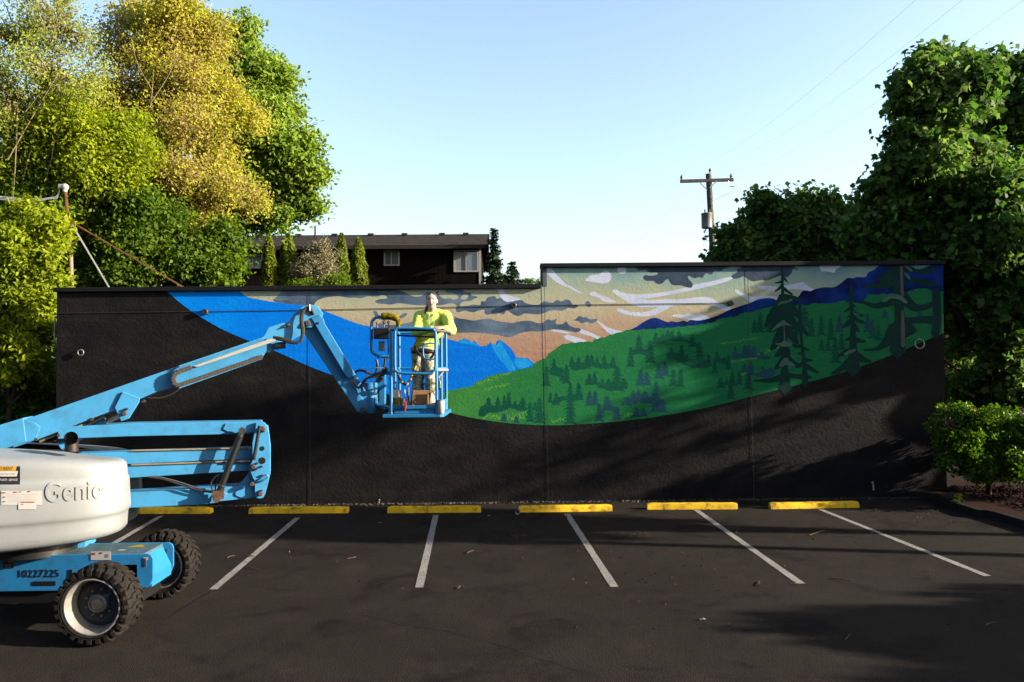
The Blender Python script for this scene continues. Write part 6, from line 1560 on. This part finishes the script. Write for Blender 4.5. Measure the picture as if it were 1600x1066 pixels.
def ground_bits():
    r = np.random.default_rng(21)
    # grit line along the foot of the wall
    n = 2600; P = np.empty((n, 3)); P[:, 0] = r.uniform(XL, XR-.3, n); P[:, 1] = 17.0-np.abs(r.normal(0, .09, n))-.02; P[:, 2] = .012
    o = thing('wall_grit', (0, 16.9, 0), 'pale grit and crumbs along the foot of the wall', 'gravel'); o['kind'] = 'stuff'
    leaf_object('crumbs', P, .045, np.tile([0, -.5, .6], (n, 1)), 'grit', o, 'kite', .9, 31)
    # leaf litter, thicker by the stops
    Q = []
    for x, y, s, k in ((815, 838, 25, 60), (985, 836, 22, 60), (850, 806, 40, 70), (700, 804, 40, 50), (935, 806, 30, 60), (1080, 798, 40, 50), (1300, 840, 70, 40), (1180, 870, 90, 45), (1000, 890, 130, 50), (1400, 800, 50, 60), (1470, 812, 35, 70), (700, 880, 200, 40), (1350, 800, 60, 40), (470, 806, 60, 60), (1100, 960, 200, 30)):
        for _ in range(k):
            g = G(x+r.normal(0, s), min(1040, max(796, y+r.normal(0, s*.10))), .012)
            if g[1] < 16.9: Q.append(g)
    Q = np.array(Q); o = thing('leaf_litter', (2, 13, 0), 'scattered dry brown leaf bits on the asphalt', 'leaves'); o['kind'] = 'stuff'
    Q = Q[::2]; leaf_object('dry_leaves', Q, .034, np.tile([0, 0, 1.0], (len(Q), 1)), 'litter', o, 'kite', .5, 33, 1.2)
    tw = [((1265, 836), (1290, 829), 'forked pale twig lying across the rightmost stall line'), ((355, 872), (367, 868), 'short pale twig near the lift wheel'), ((385, 869), (398, 872), 'short straw lying between the lift and the first stall line'), ((385, 886), (402, 890), 'bent straw beside the first stall line'),
          ((542, 873), (552, 869), 'tan twig in the middle of the second stall'), ((730, 865), (740, 860), 'curled brown leaf stalk right of the centre line'), ((715, 920), (725, 918), 'orange twig right of the centre line end'), ((1186, 908), (1192, 917), 'dark curved twig left of the fourth line end'),
          ((1295, 903), (1330, 908), 'long dark twig near the edge of the shade'), ((1320, 1000), (1326, 992), 'curled dark twig in the foreground'), ((1236, 913), (1254, 911), 'thin stalk at the end of the fourth stall line'), ((1540, 978), (1556, 972), 'faint stick in the shaded right foreground')]
    for a, b, lab in tw:
        A = G(*a, .012); B = G(*b, .012); m_ = (A+B)/2+np.array([r.normal(0, .04), r.normal(0, .04), .008]); mb = MB(); mb.tube(catmull([A, m_, B], 4), [.006]*5+[.004]*3+[.003], 6)
        if 'forked' in lab: mb.tube([m_, m_+np.array([.12, .10, .01])], [.006, .003], 5)
        tag(mb.build('twig', 'twig', smooth=50), lab, 'twig', 'twigs scattered on the asphalt')
    # paper cup by the fourth stop and two scraps of paper
    c = G(810, 803, .0); o = thing('paper_cup', c, 'white paper cup lying at the left end of the sunlit wheel stop', 'cup'); ax = np.array([-.15, -1, 0]); q = c+np.array([0, .05, .045])
    mb = MB(); mb.lathe(q, ax, [(0, .034), (.10, .044), (.103, .047), (.098, .041), (.01, .031)], 20, cap=True); mb.build('cup', 'paper', o, smooth=40)
    for (x, y), lab in (((764, 806.5), 'small white paper scrap right of the third wheel stop'), ((594, 817), 'grey flattened scrap in the shade under the basket'), ((1098, 968), 'tiny pale litter scrap in the right foreground')):
        p = G(x, y, .014); mb = MB(); mb.poly([p+np.array(v) for v in ((-.035, -.012, 0), (.012, -.025, .01), (.04, .006, .0), (.006, .025, .012), (-.03, .018, .0))]); tag(mb.build('paper_scrap', 'paper'), lab, 'litter', 'paper scraps on the asphalt')
ground_bits()
